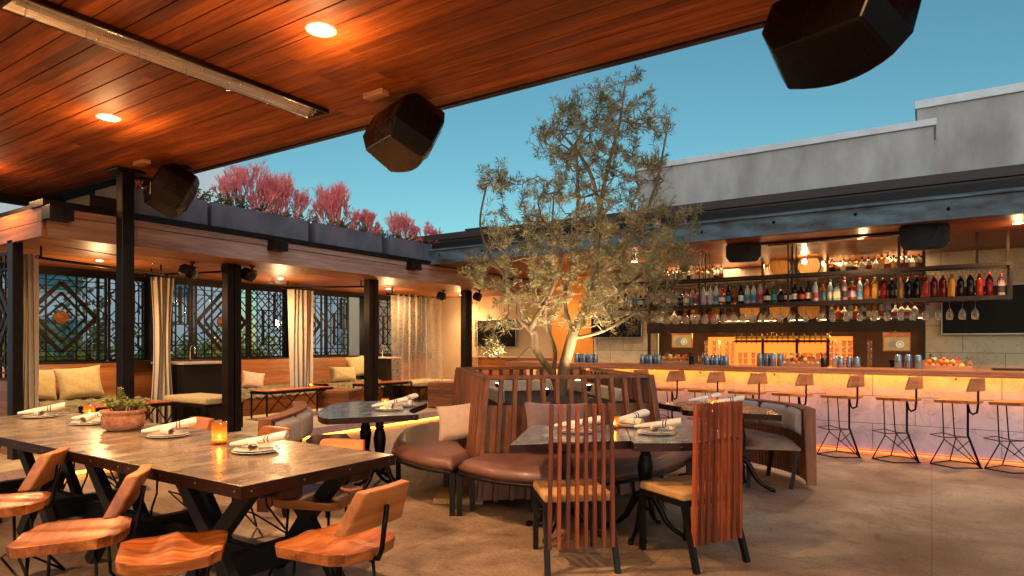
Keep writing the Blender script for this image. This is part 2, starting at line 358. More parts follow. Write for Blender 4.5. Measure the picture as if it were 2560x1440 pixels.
def marble(name, c1, c2, vein, tile=(1.2,.45), horiz='X', mort=.004, rough=.3):
    m, n, bs = newmat(name)
    tc = N(n,'ShaderNodeTexCoord'); sp = N(n,'ShaderNodeSeparateXYZ'); cb = N(n,'ShaderNodeCombineXYZ'); n.links.new(tc.outputs['Object'], sp.inputs[0])
    n.links.new(sp.outputs[{'X':0,'Y':1}[horiz]], cb.inputs[0]); n.links.new(sp.outputs[2], cb.inputs[1])
    a = N(n,'ShaderNodeTexNoise'); a.inputs['Scale'].default_value = 2.2; a.inputs['Detail'].default_value = 8; a.inputs['Distortion'].default_value = 1.8; n.links.new(tc.outputs['Object'], a.inputs['Vector'])
    b = N(n,'ShaderNodeTexNoise'); b.inputs['Scale'].default_value = 1.6; b.inputs['Detail'].default_value = 12; b.inputs['Distortion'].default_value = 1.1; b.inputs['Roughness'].default_value = .7; n.links.new(tc.outputs['Object'], b.inputs['Vector'])
    r = ramp(n, a.outputs[0], [(.3, c1), (.7, c2)])
    v = ramp(n, b.outputs[0], [(.485, (1,1,1,1)), (.5, vein), (.515, (1,1,1,1))])
    mx = N(n,'ShaderNodeMix', data_type='RGBA', blend_type='MULTIPLY'); mx.inputs[0].default_value = .8
    n.links.new(r.outputs[0], mx.inputs[6]); n.links.new(v.outputs[0], mx.inputs[7])
    br = N(n,'ShaderNodeTexBrick'); br.inputs['Scale'].default_value = 1; br.offset = .35; br.inputs['Brick Width'].default_value = tile[0]; br.inputs['Row Height'].default_value = tile[1]; br.inputs['Mortar Size'].default_value = mort; br.inputs['Mortar Smooth'].default_value = .1
    br.inputs['Color1'].default_value = (1,1,1,1); br.inputs['Color2'].default_value = (.9,.9,.9,1); br.inputs['Mortar'].default_value = (.25,.2,.18,1); n.links.new(cb.outputs[0], br.inputs['Vector'])
    m2 = N(n,'ShaderNodeMix', data_type='RGBA', blend_type='MULTIPLY'); m2.inputs[0].default_value = 1
    n.links.new(mx.outputs[2], m2.inputs[6]); n.links.new(br.outputs[0], m2.inputs[7]); n.links.new(m2.outputs[2], bs.inputs['Base Color'])
    bs.inputs['Roughness'].default_value = rough; return m
M['marble'] = marble('white veined marble tiles of the bar front', C(166,168,192), C(194,198,220), (.62,.6,.66,1), (1.35,.36))
M['marblew'] = marble('beige veined marble wall tiles', C(176,164,142), C(196,186,166), (.6,.56,.5,1), (.8,.42))
M['ledge'] = marble('beige stone step face', C(190,160,150), C(200,172,160), (.7,.6,.6,1), (.9,.5), 'Y')
def tabletop(name, c1, c2, rough=.22, metal=.55):
    m, n, bs = newmat(name); co = coord(n, (2.2,.8,1))
    a = N(n,'ShaderNodeTexNoise'); a.inputs['Scale'].default_value = 5; a.inputs['Detail'].default_value = 7; a.inputs['Roughness'].default_value = .6; a.inputs['Distortion'].default_value = .3; n.links.new(co, a.inputs['Vector'])
    r = ramp(n, a.outputs[0], [(.25, c1), (.55, c2), (.8, tuple(min(1,x*1.2) for x in c2[:3])+(1,))]); n.links.new(r.outputs[0], bs.inputs['Base Color'])
    mr = N(n,'ShaderNodeMapRange'); mr.inputs[1].default_value = .3; mr.inputs[2].default_value = .7; mr.inputs[3].default_value = rough-.08; mr.inputs[4].default_value = rough+.16; n.links.new(a.outputs[0], mr.inputs[0]); n.links.new(mr.outputs[0], bs.inputs['Roughness'])
    bs.inputs['Metallic'].default_value = metal; bump(n, bs, a.outputs[0], .025, .003)
    return m
M['ttop'] = tabletop('burnished zinc table top', C(118,102,88), C(156,136,116), .2, .4)
M['ztop'] = tabletop('polished zinc table top', C(112,130,146), C(146,164,180), .14, .5)  # blue of the reflected sky is put into the zinc colour
M['tedge'] = mat('dark bronze edge band', C(48,26,16), C(66,38,24), .35, .6, 12)
M['rivet'] = mat('bright rivet', C(130,104,80), None, .35, 1)
M['napkin'] = None
def napkin_mat(name, stripe):
    m, n, bs = newmat(name)
    tc = N(n,'ShaderNodeTexCoord'); sp = N(n,'ShaderNodeSeparateXYZ'); n.links.new(tc.outputs['UV'], sp.inputs[0])
    r = ramp(n, sp.outputs[0], [(0, C(240,226,206)), (.61, C(240,226,206)), (.615, stripe), (.635, stripe), (.64, C(240,226,206)), (.67, C(240,226,206)), (.675, stripe), (.695, stripe), (.70, C(240,226,206))])
    r.color_ramp.interpolation = 'CONSTANT'
    n.links.new(r.outputs[0], bs.inputs['Base Color']); bs.inputs['Roughness'].default_value = .9; bs.inputs['Sheen Weight'].default_value = .2
    t = N(n,'ShaderNodeTexNoise'); t.inputs['Scale'].default_value = 300; n.links.new(tc.outputs['Object'], t.inputs['Vector']); bump(n, bs, t.outputs[0], .3, .002)
    return m
M['napred'] = napkin_mat('white cotton napkin with red stripes', C(140,30,24))
M['napblue'] = napkin_mat('white cotton napkin with blue stripes', C(40,50,90))
def sheermat():
    m, n, bs = newmat('sheer curtain cloth'); bs.inputs['Base Color'].default_value = C(230,216,194); bs.inputs['Roughness'].default_value = .9
    co = coord(n, (1,1,1)); t = N(n,'ShaderNodeTexNoise'); t.inputs['Scale'].default_value = 30; n.links.new(co, t.inputs['Vector'])
    tr = N(n,'ShaderNodeBsdfTransparent'); tl = N(n,'ShaderNodeBsdfTranslucent'); tl.inputs[0].default_value = C(230,216,194)
    m1 = N(n,'ShaderNodeMixShader'); m1.inputs[0].default_value = .35; m2 = N(n,'ShaderNodeMixShader')
    mr = N(n,'ShaderNodeMapRange'); mr.inputs[3].default_value = .22; mr.inputs[4].default_value = .50; n.links.new(t.outputs[0], mr.inputs[0]); n.links.new(mr.outputs[0], m2.inputs[0])
    out = n.nodes['Material Output']
    n.links.new(bs.outputs[0], m1.inputs[1]); n.links.new(tl.outputs[0], m1.inputs[2]); n.links.new(tr.outputs[0], m2.inputs[1]); n.links.new(m1.outputs[0], m2.inputs[2]); n.links.new(m2.outputs[0], out.inputs[0])
    return m
M['sheer'] = sheermat()
def leafmat(name, c1, c2, tl=.3, rough=.45):
    m, n, bs = newmat(name); co = coord(n); t = N(n,'ShaderNodeTexNoise'); t.inputs['Scale'].default_value = 5; t.inputs['Detail'].default_value = 4; n.links.new(co, t.inputs['Vector'])
    r = ramp(n, t.outputs[0], [(.35, c1), (.65, c2)]); n.links.new(r.outputs[0], bs.inputs['Base Color']); bs.inputs['Roughness'].default_value = rough
    tr = N(n,'ShaderNodeBsdfTranslucent'); n.links.new(r.outputs[0], tr.inputs[0]); mx = N(n,'ShaderNodeMixShader'); mx.inputs[0].default_value = tl
    n.links.new(bs.outputs[0], mx.inputs[1]); n.links.new(tr.outputs[0], mx.inputs[2]); n.links.new(mx.outputs[0], n.nodes['Material Output'].inputs[0]); return m
M['olive'] = leafmat('olive grey leaves', C(86,82,50), C(158,142,100))
M['shrubleaf'] = leafmat('small green shrub leaves', C(50,62,26), C(104,108,44))
M['hedgeleaf'] = leafmat('hedge leaves', C(84,120,40), C(160,180,80))
M['stick'] = mat('coral red firestick stems', C(240,112,132), C(246,150,132), .5, 0, 5)
M['bark'] = mat('pale olive bark', C(76,60,44), C(116,94,68), .9, 0, 14, (1,1,.3), bmp=.8, bscale=40)
def lamp(kind, loc, e, c=(1,.62,.3), size=.05, rot=None, spot=None, blend=.6, name='lamp_light', parent=None):
    d = bpy.data.lights.new(name, kind); d.energy = e; d.color = c
    if kind == 'AREA': d.size = size
    else: d.shadow_soft_size = size
    if kind == 'SPOT': d.spot_size = R_(spot or 110); d.spot_blend = blend
    o = bpy.data.objects.new(name, d); col.objects.link(o)
    if parent is not None: o.parent = parent; o.location = Vector(loc)-parent.location
    else: o.location = loc
    if rot: o.rotation_euler = rot
    return o
# ---------------------------------------------------------------- ground
b = MB(); b.add([(-60,-40,0),(60,-40,0),(60,60,0),(-60,60,0)], [(0,1,2,3)])
tag(b.build('ground', M['concrete']), 'stained brown concrete courtyard floor', 'floor', kind='structure')
# raised floor of the cabanas
b = MB(); b.box(-10.95,-7.66,2.3,13.9,.002,.15)
tag(b.build('platform', [M['deck']], world=True, bevel=.006), 'pale stone raised floor under the cabanas', 'floor', kind='structure')
b = MB(); b.box(-7.655,-7.60,2.3,13.9,.05,.152)
tag(b.build('step_edge', M['ledge'], world=True), 'stone edge of the raised cabana floor', 'floor', kind='structure')
b = MB(); b.box(-7.652,-7.638,2.4,12.6,.012,.042)
tag(b.build('light_strip', M['led2'], world=True), 'glowing orange light strip under the edge of the cabana floor', 'light strip')
# ---------------------------------------------------------------- canopy overhead
CZ = 3.27
cy = 3.93
can = thing('wooden_canopy', 'large flat canopy of red cedar boards over the communal tables', 'canopy', (-3, 0, 0))
b = MB(); y = cy-.06; k = 0
while y > -5:
    b.box(-9.6, 5.5, y-.157, y, CZ, CZ+.02); y -= .165
b.build('ceiling_boards', M['soffit'], can, True, bevel=.002, seg=1)
b = MB(); b.box(-9.65,5.55,-5.1,cy-.06,CZ+.022,CZ+.2); b.build('roof', M['blackp'], can, True)
b = MB(); b.box(-9.65,5.55,cy-.057,cy,CZ-.012,CZ+.24); b.build('fascia', M['black'], can, True, bevel=.003)
b = MB(); b.box(-9.75,-9.64,-5,cy,CZ-.1,CZ+.2); b.box(-9.6,-7.36,3.50,3.86,CZ-.03,CZ-.003); b.build('end_beam', M['blackp'], can, True, bevel=.004)
p = Vector((-7.25,3.46)); b = MB()
b.cbox((p.x,p.y,1.63),(.13,.13,3.22)); b.cbox((p.x,p.y,CZ-.022),(.30,.30,.02)); b.cbox((p.x,p.y,.01),(.34,.34,.016)); b.build('post', M['black'], can, True, bevel=.008)
# downlights
DLE = [1.25,1.25,.5,.45,1.2,1.2,.6]
DL = [(-3.02,2.54),(-5.66,2.57),(-8.30,2.55),(-.4,2.5),(-3.02,-.1),(-5.66,-.1),(-.4,-.1)]
DLL = ['recessed round downlight glowing above the communal table, near the heater','recessed round downlight glowing left of the heater','recessed downlight at the far left end of the canopy','recessed downlight above the tall slat chairs','recessed downlight behind the camera over the floor','recessed downlight at the back left of the canopy','recessed downlight at the back right of the canopy']
for (x,y),l,ek in zip(DL, DLL, DLE):
    t = thing('downlight', l, 'downlight', (x,y,CZ), group='recessed lights in the cedar canopy')
    b = MB(); b.lathe([(.075,-.004),(.09,-.004),(.092,-.001)], n=28, caps=False); b.build('trim_ring', M['coping'], t)
    b = MB(); b.lathe([(.0005,-.0045),(.074,-.0035)], n=28, caps=False); b.build('lens', M['lamp'], t)
    lamp('SPOT', (x,y,CZ-.02), 150*ek, (1,.60,.29), .06, (0,0,0), 150, .9, parent=t)
    lamp('POINT', (x,y,CZ-.22), 6*ek, (1,.5,.2), .05, parent=t)  # added point under the lens, puts a glow on the ceiling boards
# heater
hx, y0, y1 = -4.12, 1.36, 3.44
t = thing('infrared_heater', 'long silver infrared heater let into the cedar ceiling', 'heater', (hx,(y0+y1)/2,CZ))
b = MB()
b.box(hx-.125,hx-.105,y0,y1,CZ-.035,CZ-.001); b.box(hx+.105,hx+.125,y0,y1,CZ-.035,CZ-.001)
b.box(hx-.104,hx+.104,y0,y0+.02,CZ-.035,CZ-.001); b.box(hx-.104,hx+.104,y1-.02,y1,CZ-.035,CZ-.001)
b.build('housing', M['hbody'], t, True, bevel=.003)
b = MB(); pr = [(-.104,-.033),(-.085,-.012),(-.05,-.004),(0,-.002),(.05,-.004),(.085,-.012),(.104,-.033)]
b.grid(lambda u,v: (hx+pr[round(u*6)][0], y0+.021+v*(y1-y0-.042), CZ+pr[round(u*6)][1]), 6, 1, True); b.build('reflector', M['reflector'], t, True)
b = MB(); b.tube([(hx,y0+.05,CZ-.022),(hx,y1-.05,CZ-.022)], .009, 10); b.tube([(hx+.04,y0+.05,CZ-.022),(hx+.04,y1-.05,CZ-.022)], .009, 10); b.build('element', M['cglass'], t, True)
for k in range(7):
    yy = y0+.12+k*(y1-y0-.24)/6; b = MB(); b.tube([(hx-.115,yy,CZ-.037),(hx-.04,yy+.03,CZ-.052),(hx+.04,yy+.03,CZ-.052),(hx+.115,yy,CZ-.037)], .0025, 5); b.build('guard_wire', M['chrome'], t, True)
# speakers hung from the canopy edge
def speaker_mesh(t, s=1):
    b = MB(); nf = 9
    def prof(z, w, d0, dc):  # plan outline: narrow back, wide bowed front
        pts = [(-w*.42,-d0),(w*.42,-d0)]
        for k in range(nf):
            a = k/(nf-1); x = w/2*(1-2*a); pts.append((x, dc*(1-(2*a-1)**2)))
        return [(p[0],p[1],z) for p in pts]
    lv = [prof(-.21,.52,.26,.07), prof(-.10,.66,.32,.09), prof(.10,.66,.32,.09), prof(.21,.50,.24,.07)]
    n = len(lv[0]); vs = [(x*s,y*s,z*s) for L in lv for x,y,z in L]
    fs = [tuple(reversed(range(n))), tuple(range(3*n,4*n))]+[(i*n+j, i*n+(j+1)%n, (i+1)*n+(j+1)%n, (i+1)*n+j) for i in range(3) for j in range(n)]
    b.add(vs, fs); o = b.build('cabinet', M['spk'], t, bevel=.012*s); return o
def speaker(loc, rz, tilt, label, s=1, zc=CZ, group='speakers hung from the canopy edge', off=.30):
    t = thing('speaker', label, 'speaker', (loc[0],loc[1],zc), group=group)
    o = speaker_mesh(t, s); o.location = (0,0,-off*s-.02); o.rotation_euler = (-tilt,0,rz)
    b = MB()
    for i in range(7):
        a0 = -.9+i*.3
    b.grid(lambda u,v: ((.60*(u-.5))*s, (.095*(1-(2*u-1)**2)+.004)*s, (-.10+.2*v)*s), 10, 1, True); g = b.build('grille', M['grille'], t); g.location = o.location; g.rotation_euler = o.rotation_euler
    b = MB(); b.cbox((0,0,-.012),(.16*s,.10*s,.022)); b.cbox((0,0,-.05*s),(.06*s,.05*s,.10*s)); b.tube([(-.0,0,-.08*s),(0,0,-.14*s)], .025*s, 8); b.build('bracket', M['black'], t)
    b = MB(); b.tube([(.07*s,-.03*s,-.02),(.16*s,-.10*s,-.05*s),(.15*s,-.20*s,-.16*s),(.05*s,-.26*s,-.26*s)], .006*s, 6); b.build('cable', M['rod'], t)
    return t
speaker((-3.30,3.70), R_(-20), R_(28), 'black angular speaker hung from the canopy edge between the tree and the heater')
speaker((-6.60,3.72), R_(-20), R_(28), 'black angular speaker hung beside the canopy post')
speaker((-.36,3.66), R_(-20), R_(28), 'large black speaker hung from the canopy at the upper right')
for (px,py,l) in [(155,483,'small pale emergency light box near the left end of the canopy edge'),(355,409,'small sensor box on the ceiling beside the canopy post'),(940,240,'small sensor box on the ceiling left of the middle speaker')]:
    q = G(px,py,CZ-.03); b = MB(); b.cbox((q.x,min(q.y,3.75),CZ-.021 if px!=155 else CZ-.19),(.20,.08,.04)); tag(b.build('sensor_box', M['crate'], world=True, bevel=.006), l, 'ceiling box')
# ---------------------------------------------------------------- cabana pavilion
RX = -7.5            # front face of its roof
pav = thing('cabana_pavilion', 'long flat roofed cabana with redwood fascia and dark posts along the left side', 'pavilion', (-9.2, 8.3, 0))
b = MB(); b.box(-11.1,RX-.055,2.86,13.95,2.54,2.56); b.build('ceiling', M['soffit2'], pav, True)
b = MB(); b.box(-11.1,RX-.05,2.86,13.95,2.565,2.88); b.build('roof', M['blackp'], pav, True)
b = MB(); b.box(RX-.052,RX,2.84,12.6,2.50,2.72); b.box(RX-.052,RX+.012,2.84,12.6,2.725,2.80); b.build('front_fascia', M['fascia'], pav, True, bevel=.004)
b = MB(); b.box(-11.1,RX-.056,2.80,2.852,2.50,2.65); b.box(-11.1,RX-.056,2.80,2.845,2.654,2.80); b.build('side_fascia', M['wainsX'], pav, True, bevel=.003)
b = MB(); b.box(RX-.3,RX+.03,2.78,12.6,2.803,2.87); b.build('roof_edge', M['black'], pav, True, bevel=.004)
for yy in (2.90, onX(697,-7.4), onX(1037,-7.4), 11.1):
    b = MB(); b.box(RX-.03,RX+.16,yy-.11,yy+.11,2.66,2.80); b.box(RX+.16,RX+.17,yy-.02,yy+.02,2.67,2.79); b.build('beam_end', M['black'], pav, True, bevel=.006)
for yy in (2.85, 5.43, 8.15, 10.94):
    for s in ((-.058, .058) if yy > 3 else (0,)):
        b = MB(); b.cbox((-8.36,yy+s,1.34),(.15,.10,2.39)); b.build('post', M['black'], pav, True, bevel=.008)
# low wall and window sill at the back
b = MB(); b.box(-11.05,-10.86,2.86,13.9,.15,1.10); b.build('back_wall', M['wains'], pav, True)
b = MB(); b.box(-11.08,-10.70,2.86,13.9,1.10,1.125); b.build('sill', M['shelf'], pav, True, bevel=.004)
b = MB(); b.box(-11.0,-10.85,2.86,13.9,2.44,2.54)
for yy in (5.6, 8.36, 10.45): b.box(-11.0,-10.72,yy-.10,yy+.10,1.125,2.44)
b.build('window_frame', M['black'], pav, True)
b = MB(); b.box(-10.99,-10.98,2.9,10.05,1.126,2.44); o_ = b.build('window_glass', M['cglass'], pav, True)
M['pane'], n_, bs_ = newmat('window pane'); tr_ = N(n_,'ShaderNodeBsdfTransparent'); tr_.inputs[0].default_value = (.86,.93,.95,1); gl_ = N(n_,'ShaderNodeBsdfGlossy'); gl_.inputs['Roughness'].default_value = .02; mx_ = N(n_,'ShaderNodeMixShader'); mx_.inputs[0].default_value = .07
n_.links.new(tr_.outputs[0], mx_.inputs[1]); n_.links.new(gl_.outputs[0], mx_.inputs[2]); n_.links.new(mx_.outputs[0], n_.nodes['Material Output'].inputs[0])
o_.data.materials[0] = M['pane']
# side wall of the cabana block, towards the camera
b = MB(); b.box(-11.05,-8.5,2.90,2.96,.15,.98); b.build('side_wall', M['wainsX'], pav, True)
# lattice screens (steel bars) -----------------------------------------------------
def lattice(name, label, Y0, Y1, kind, X=-10.84, dense=1, z0=1.14, z1=2.43, ax='Y', cyc=None):
    t = thing(name, label, 'screen', (X,(Y0+Y1)/2,z0) if ax=='Y' else ((Y0+Y1)/2,X,z0), group='lattice screens in the cabana windows')
    P = (lambda u,v: (X,Y0+u,z0+v)) if ax == 'Y' else (lambda u,v: (Y0+u,X,z0+v))
    W = Y1-Y0; Hh = z1-z0
    f = MB(); br = MB(); thin = .014; mid = .022; th = .032
    up = (1,0,0) if ax=='Y' else (0,1,0)
    def B(u0,v0,u1,v1,w_=thin,m=br):
        # clip the bar to the panel
        du, dv = u1-u0, v1-v0; t0, t1 = 0., 1.
        for p,q in ((-du,u0),(du,W-u0),(-dv,v0),(dv,Hh-v0)):
            if abs(p) < 1e-9:
                if q < 0: return
            else:
                r_ = q/p
                if p < 0: t0 = max(t0,r_)
                else: t1 = min(t1,r_)
        if t1-t0 < 1e-3: return
        m.bar(P(u0+du*t0,v0+dv*t0), P(u0+du*t1,v0+dv*t1), .016, w_, up) if False else m.bar(P(u0+du*t0,v0+dv*t0), P(u0+du*t1,v0+dv*t1), w_, .014+w_*.3, up)
    for a in ((0,0,W,0),(0,Hh,W,Hh),(0,0,0,Hh),(W,0,W,Hh)): B(*a,.035,f)
    for v in (.07,.15,Hh-.08,Hh-.17): B(0,v,W,v)
    cu = (cyc-Y0) if cyc is not None else W/2
    cv = Hh/2+.01
    if kind == 'diamond':
        for r_, w_ in ((.47,.06),(.33,.036),(.19,.02)):
            for s1 in (-1,1):
                for s2 in (-1,1): B(cu+s1*r_,cv,cu,cv+s2*r_*1.12,w_)
        k = 0
        for du in (-.2,.2): B(cu+du,0,cu+du,Hh,mid)
        for du in (-.34,.34): B(cu+du,0,cu+du,Hh)
        for du in (-.50,.50): B(cu+du,0,cu+du,Hh,.04)
        for s1 in (-1,1):
            for o2 in (.72,1.0):
                for s2 in (-1,1): B(cu+s1*(o2-.35),cv+s2*.0+s2*.4*1.05, cu+s1*(o2+.4), cv-s2*.35*1.05)
            B(cu+s1*.05,Hh,cu+s1*1.0,Hh-1.0,thin); B(cu+s1*.05,0,cu+s1*1.0,1.0,thin)
            B(cu+s1*.45,Hh,cu-s1*.2,Hh-.65*1.0,thin); B(cu+s1*.45,0,cu-s1*.1,.55,thin)
        if 0 < cu < W:
            md = MB(); Mx = Matrix.Rotation(PI/2,4,'Y') if ax=='Y' else Matrix.Rotation(PI/2,4,'X')
            md.lathe([(.0,-.012),(.095,-.012),(.10,0),(.095,.012),(.0,.012)], P(cu,cv), 24, Mx)
            md.build('medallion', M['cubewood'], t, True)
            for a_ in range(4):
                an = PI/4+a_*PI/2; B(cu+.09*math.cos(an),cv+.09*math.sin(an),cu+.13*math.cos(an),cv+.13*math.sin(an),mid)
    else:
        s = W
        for fu in (.18,.5,.82): B(W*fu,0,W*fu,Hh, thin if fu != .5 else mid)
        for k in range(-3,8*dense):
            v0 = k*.34/dense; B(0,v0,W,v0+W*1.05); B(0,v0,W,v0-W*1.05)
        # stepped key bars
        B(W*.34,Hh*.18,W*.34,Hh*.70,.05); B(W*.66,Hh*.46,W*.66,Hh*.97,.05)
        B(W*.2,Hh*.70,W*.66,Hh*.70,mid); B(W*.08,Hh*.46,W*.95,Hh*.46,mid); B(W*.34,Hh*.18,W*.8,Hh*.18,mid)
        B(W*.8,Hh*.18,W*.8,Hh*.30,mid); B(W*.8,Hh*.30,W*.97,Hh*.30,mid); B(W*.92,Hh*.46,W*.92,Hh*.9,mid)
    f.build('frame', M['black'], t, True); br.build('bars', M['black'], t, True)
    return t
lattice('lattice_screen','steel lattice screen with a large diamond and round medallion behind the beige pillows',2.98,4.88,'diamond',cyc=4.27)
lattice('lattice_screen','narrow steel lattice screen with stepped key bars beside the canopy post',4.93,5.48,'step')
lattice('lattice_screen','steel lattice screen with key bars right of the narrow curtain',5.74,6.24,'step',dense=1)
lattice('lattice_screen','steel lattice screen with diamonds half hidden by the second cabana post',6.29,7.38,'diamond',cyc=6.85)
lattice('lattice_screen','dense steel lattice screen left of the third curtain',7.43,8.24,'step',dense=2)
lattice('lattice_screen','steel lattice screen with a wide chevron right of the third curtain',8.48,9.22,'diamond',cyc=8.62)
lattice('lattice_screen','steel lattice screen with stepped key bars left of the third cabana post',9.27,9.86,'step')
lattice('lattice_screen','steel lattice screen with key bars seen through the left of the sheer curtain',10.65,11.55,'step')
lattice('lattice_screen','steel lattice screen with diamond and medallion seen through the sheer curtain',11.6,12.75,'diamond',cyc=12.15)
lattice('lattice_screen','steel lattice screen with key bars seen through the right of the sheer curtain',12.8,13.7,'step')
lattice('lattice_screen','steel lattice screen at the far left edge beyond the first cabana post',-10.6,-8.55,'diamond',X=2.93,ax='X',z0=1.0,cyc=-9.2)
# planters on the cabana roof
b = MB(); b.box(-8.06,-7.50,3.22,onX(296,-7.5),2.874,3.0); tag(b.build('planter_box', M['blackp'], world=True, bevel=.004), 'low black planter box under the canopy edge at the left', 'planter')
PL = [(onX(298,-7.5),onX(519,-7.5),'first dark steel planter on the cabana roof, cut by the canopy'),(onX(530,-7.5),onX(771,-7.5),'second dark steel planter on the cabana roof, under the tallest red plants'),(onX(790,-7.5),onX(955,-7.5),'third dark steel planter on the cabana roof'),(onX(975,-7.5),onX(1112,-7.5),'last dark steel planter on the cabana roof, nearest the bar roof')]
for (a,c_,l) in PL:
    t = thing('planter_box', l, 'planter', (-7.78,(a+c_)/2,2.872), group='planters on the cabana roof')
    b = MB(); z0, z1 = 2.874, 3.17
    b.box(-7.53,-7.50,a,c_,z0,z1); b.box(-8.06,-8.03,a,c_,z0,z1); b.box(-8.03,-7.53,a,a+.03,z0,z1); b.box(-8.03,-7.53,c_-.03,c_,z0,z1); b.box(-8.03,-7.53,a+.03,c_-.03,z0,z0+.03)
    b.build('box', M['steelplanter'], t, True, bevel=.004)
    b = MB(); b.grid(lambda u,v: (-8.03+.5*u, a+.03+(c_-a-.06)*v, z1-.04+.02*math.sin(u*9+v*23)), 6, 20); b.build('soil', M['soil'], t, True)
def firestick(x, y, z, hgt, sp, label, seed, n=10):
    r = random.Random(seed); b = MB(); cnt = 0
    def grow(p, d, L, rad, lv):
        nonlocal cnt
        q = p+d*L; b.tube([p, p+d*L*.5+Vector((r.gauss(0,.06*L),r.gauss(0,.06*L),0)), q], [rad, rad*.9, rad*.75], 3, cap=False); cnt += 1
        if lv == 0: return
        for i in range(r.choice((2,3,3)) if lv > 1 else r.choice((2,3))):
            e = (d+Vector((r.gauss(0,.27),r.gauss(0,.27),r.gauss(.24,.13)))).normalized()
            grow(q, e, L*r.uniform(.68,.95), rad*.78, lv-1)
    for i in range(n):
        a = r.uniform(0,2*PI); s = r.random()**.6
        p = Vector((x+.09*math.cos(a)*r.random(), y+sp*.45*math.sin(a)*s, z))
        d = Vector((math.cos(a)*.45*s, math.sin(a)*.75*s, 1)).normalized()
        hh = hgt*(1-.55*abs(math.sin(a))*s)*r.uniform(.8,1.1)
        grow(p, d, hh/3.4, .0095, 4)
    for i in range(4):   # a few stems hanging over the planter
        p = Vector((x+.2, y+r.uniform(-sp*.4,sp*.4), z)); grow(p, Vector((.6,r.gauss(0,.3),.05)).normalized(), .08, .007, 2)
    o = b.build('firestick_plant', M['stick'], world=True)
    return tag(o, label, 'plant', 'red firestick plants on the cabana roof')
def greens(x, y0, y1, z, hgt, n, label, seed, cat='plant', mat_='shrubleaf', x2=None, lf=.035, name='trailing_shrub', group=None):
    r = random.Random(seed); b = MB(); x2 = x2 if x2 is not None else x+.25
    st = MB()
    for i in range(n):
        p = Vector((r.uniform(x,x2), r.uniform(y0,y1), z)); d = Vector((r.gauss(.1,.4), r.gauss(0,.4), 1)).normalized()
        L = hgt*r.uniform(.4,1); q = p
        for k in range(6):
            q2 = q+d*L/6; d = (d+Vector((r.gauss(.02,.2),r.gauss(0,.2),r.gauss(-.06,.12)))).normalized()
            st.bar(q, q2, .004)
            for j in range(4):
                a = Vector((r.gauss(0,1),r.gauss(0,1),r.gauss(.3,.7))).normalized(); s = a.orthogonal().normalized()*lf*.28
                c = q+(q2-q)*r.random(); e = c+a*lf*r.uniform(.7,1.3); b.add([c, (c+e)/2+s, e, (c+e)/2-s], [(0,1,2,3)])
            q = q2
    t = thing(name, label, cat, ((x+x2)/2,(y0+y1)/2,z), group=group)
    b.build('leaves', M[mat_], t, True); st.build('stems', M['bark'], t, True); return t
FS = [(onX(352,-7.76),.30,.45,'small coral plant peeking out beside the canopy post'),(onX(625,-7.76),.66,.85,'tallest coral red firestick plant, upper left on the roof'),(onX(705,-7.76),.60,.9,'bushy red firestick plant leaning right over the second planter'),(onX(842,-7.76),.68,.6,'upright pink firestick plant in the third planter'),(onX(918,-7.76),.40,.6,'low red firestick plant at the right end of the third planter'),(onX(1003,-7.76),.50,.55,'pink firestick plant at the left of the last planter'),(onX(1068,-7.76),.44,.75,'spreading orange red firestick plant at the right of the last planter')]
for i,(y,h_,sp,l) in enumerate(FS): firestick(-7.76,y,3.17,h_,sp,l,100+i,n=34 if h_>.5 else 24)
for i,(a,c_,l) in enumerate([(4.3,4.75,'green sprigs by the middle of the first planter'),(4.85,5.2,'small leaved sprigs at the left end of the second planter'),(5.2,6.9,'green undergrowth below the tallest red plants'),(6.75,7.3,'dark leafy sprig between the second and third planters'),(7.3,8.9,'green undergrowth in the third planter'),(9.1,10.8,'green undergrowth in the last planter')]):
    greens(-7.9,a,c_,3.16,.30 if c_-a<1 else .20,26 if c_-a<1 else 60,l,200+i,x2=-7.55,group='green shrubs on the cabana roof')
# ---------------------------------------------------------------- cabana benches
b_t = thing('built_in_bench', 'long built-in bench with sloping wood panelled back along the cabana windows', 'bench', (-10.4,8.2,.15))
for (a,c_) in ((3.05,4.98),(6.35,8.20),(8.5,10.0)):
    b = MB(); b.add([(-10.52,a,.55),(-10.52,c_,.55),(-10.70,c_,1.098),(-10.70,a,1.098),(-10.56,a,.55),(-10.56,c_,.55),(-10.74,c_,1.098),(-10.74,a,1.098)],[(0,1,2,3),(7,6,5,4),(0,3,7,4),(1,5,6,2),(3,2,6,7),(0,4,5,1)]); b.build('backrest', M['wains'], b_t, True)
    b = MB(); b.box(-10.55,-9.86,a,c_,.152,.44); b.build('base', M['wains'], b_t, True, bevel=.004)
    b = MB(); b.grid(lambda u,v: (-10.54+.74*u, a+(c_-a)*v, .60-.14*max(0,u-.86)/.14*(1 if u>.86 else 0)+.012*math.sin(v*70+3*math.sin(u*9))+.008*math.sin(u*31)), 16, 60)
    b.build('throw', M['rug'], b_t, True)
b = MB(); b.box(-10.5,-9.4,10.6,13.0,.152,.42); b.build('base', M['wains'], b_t, True)
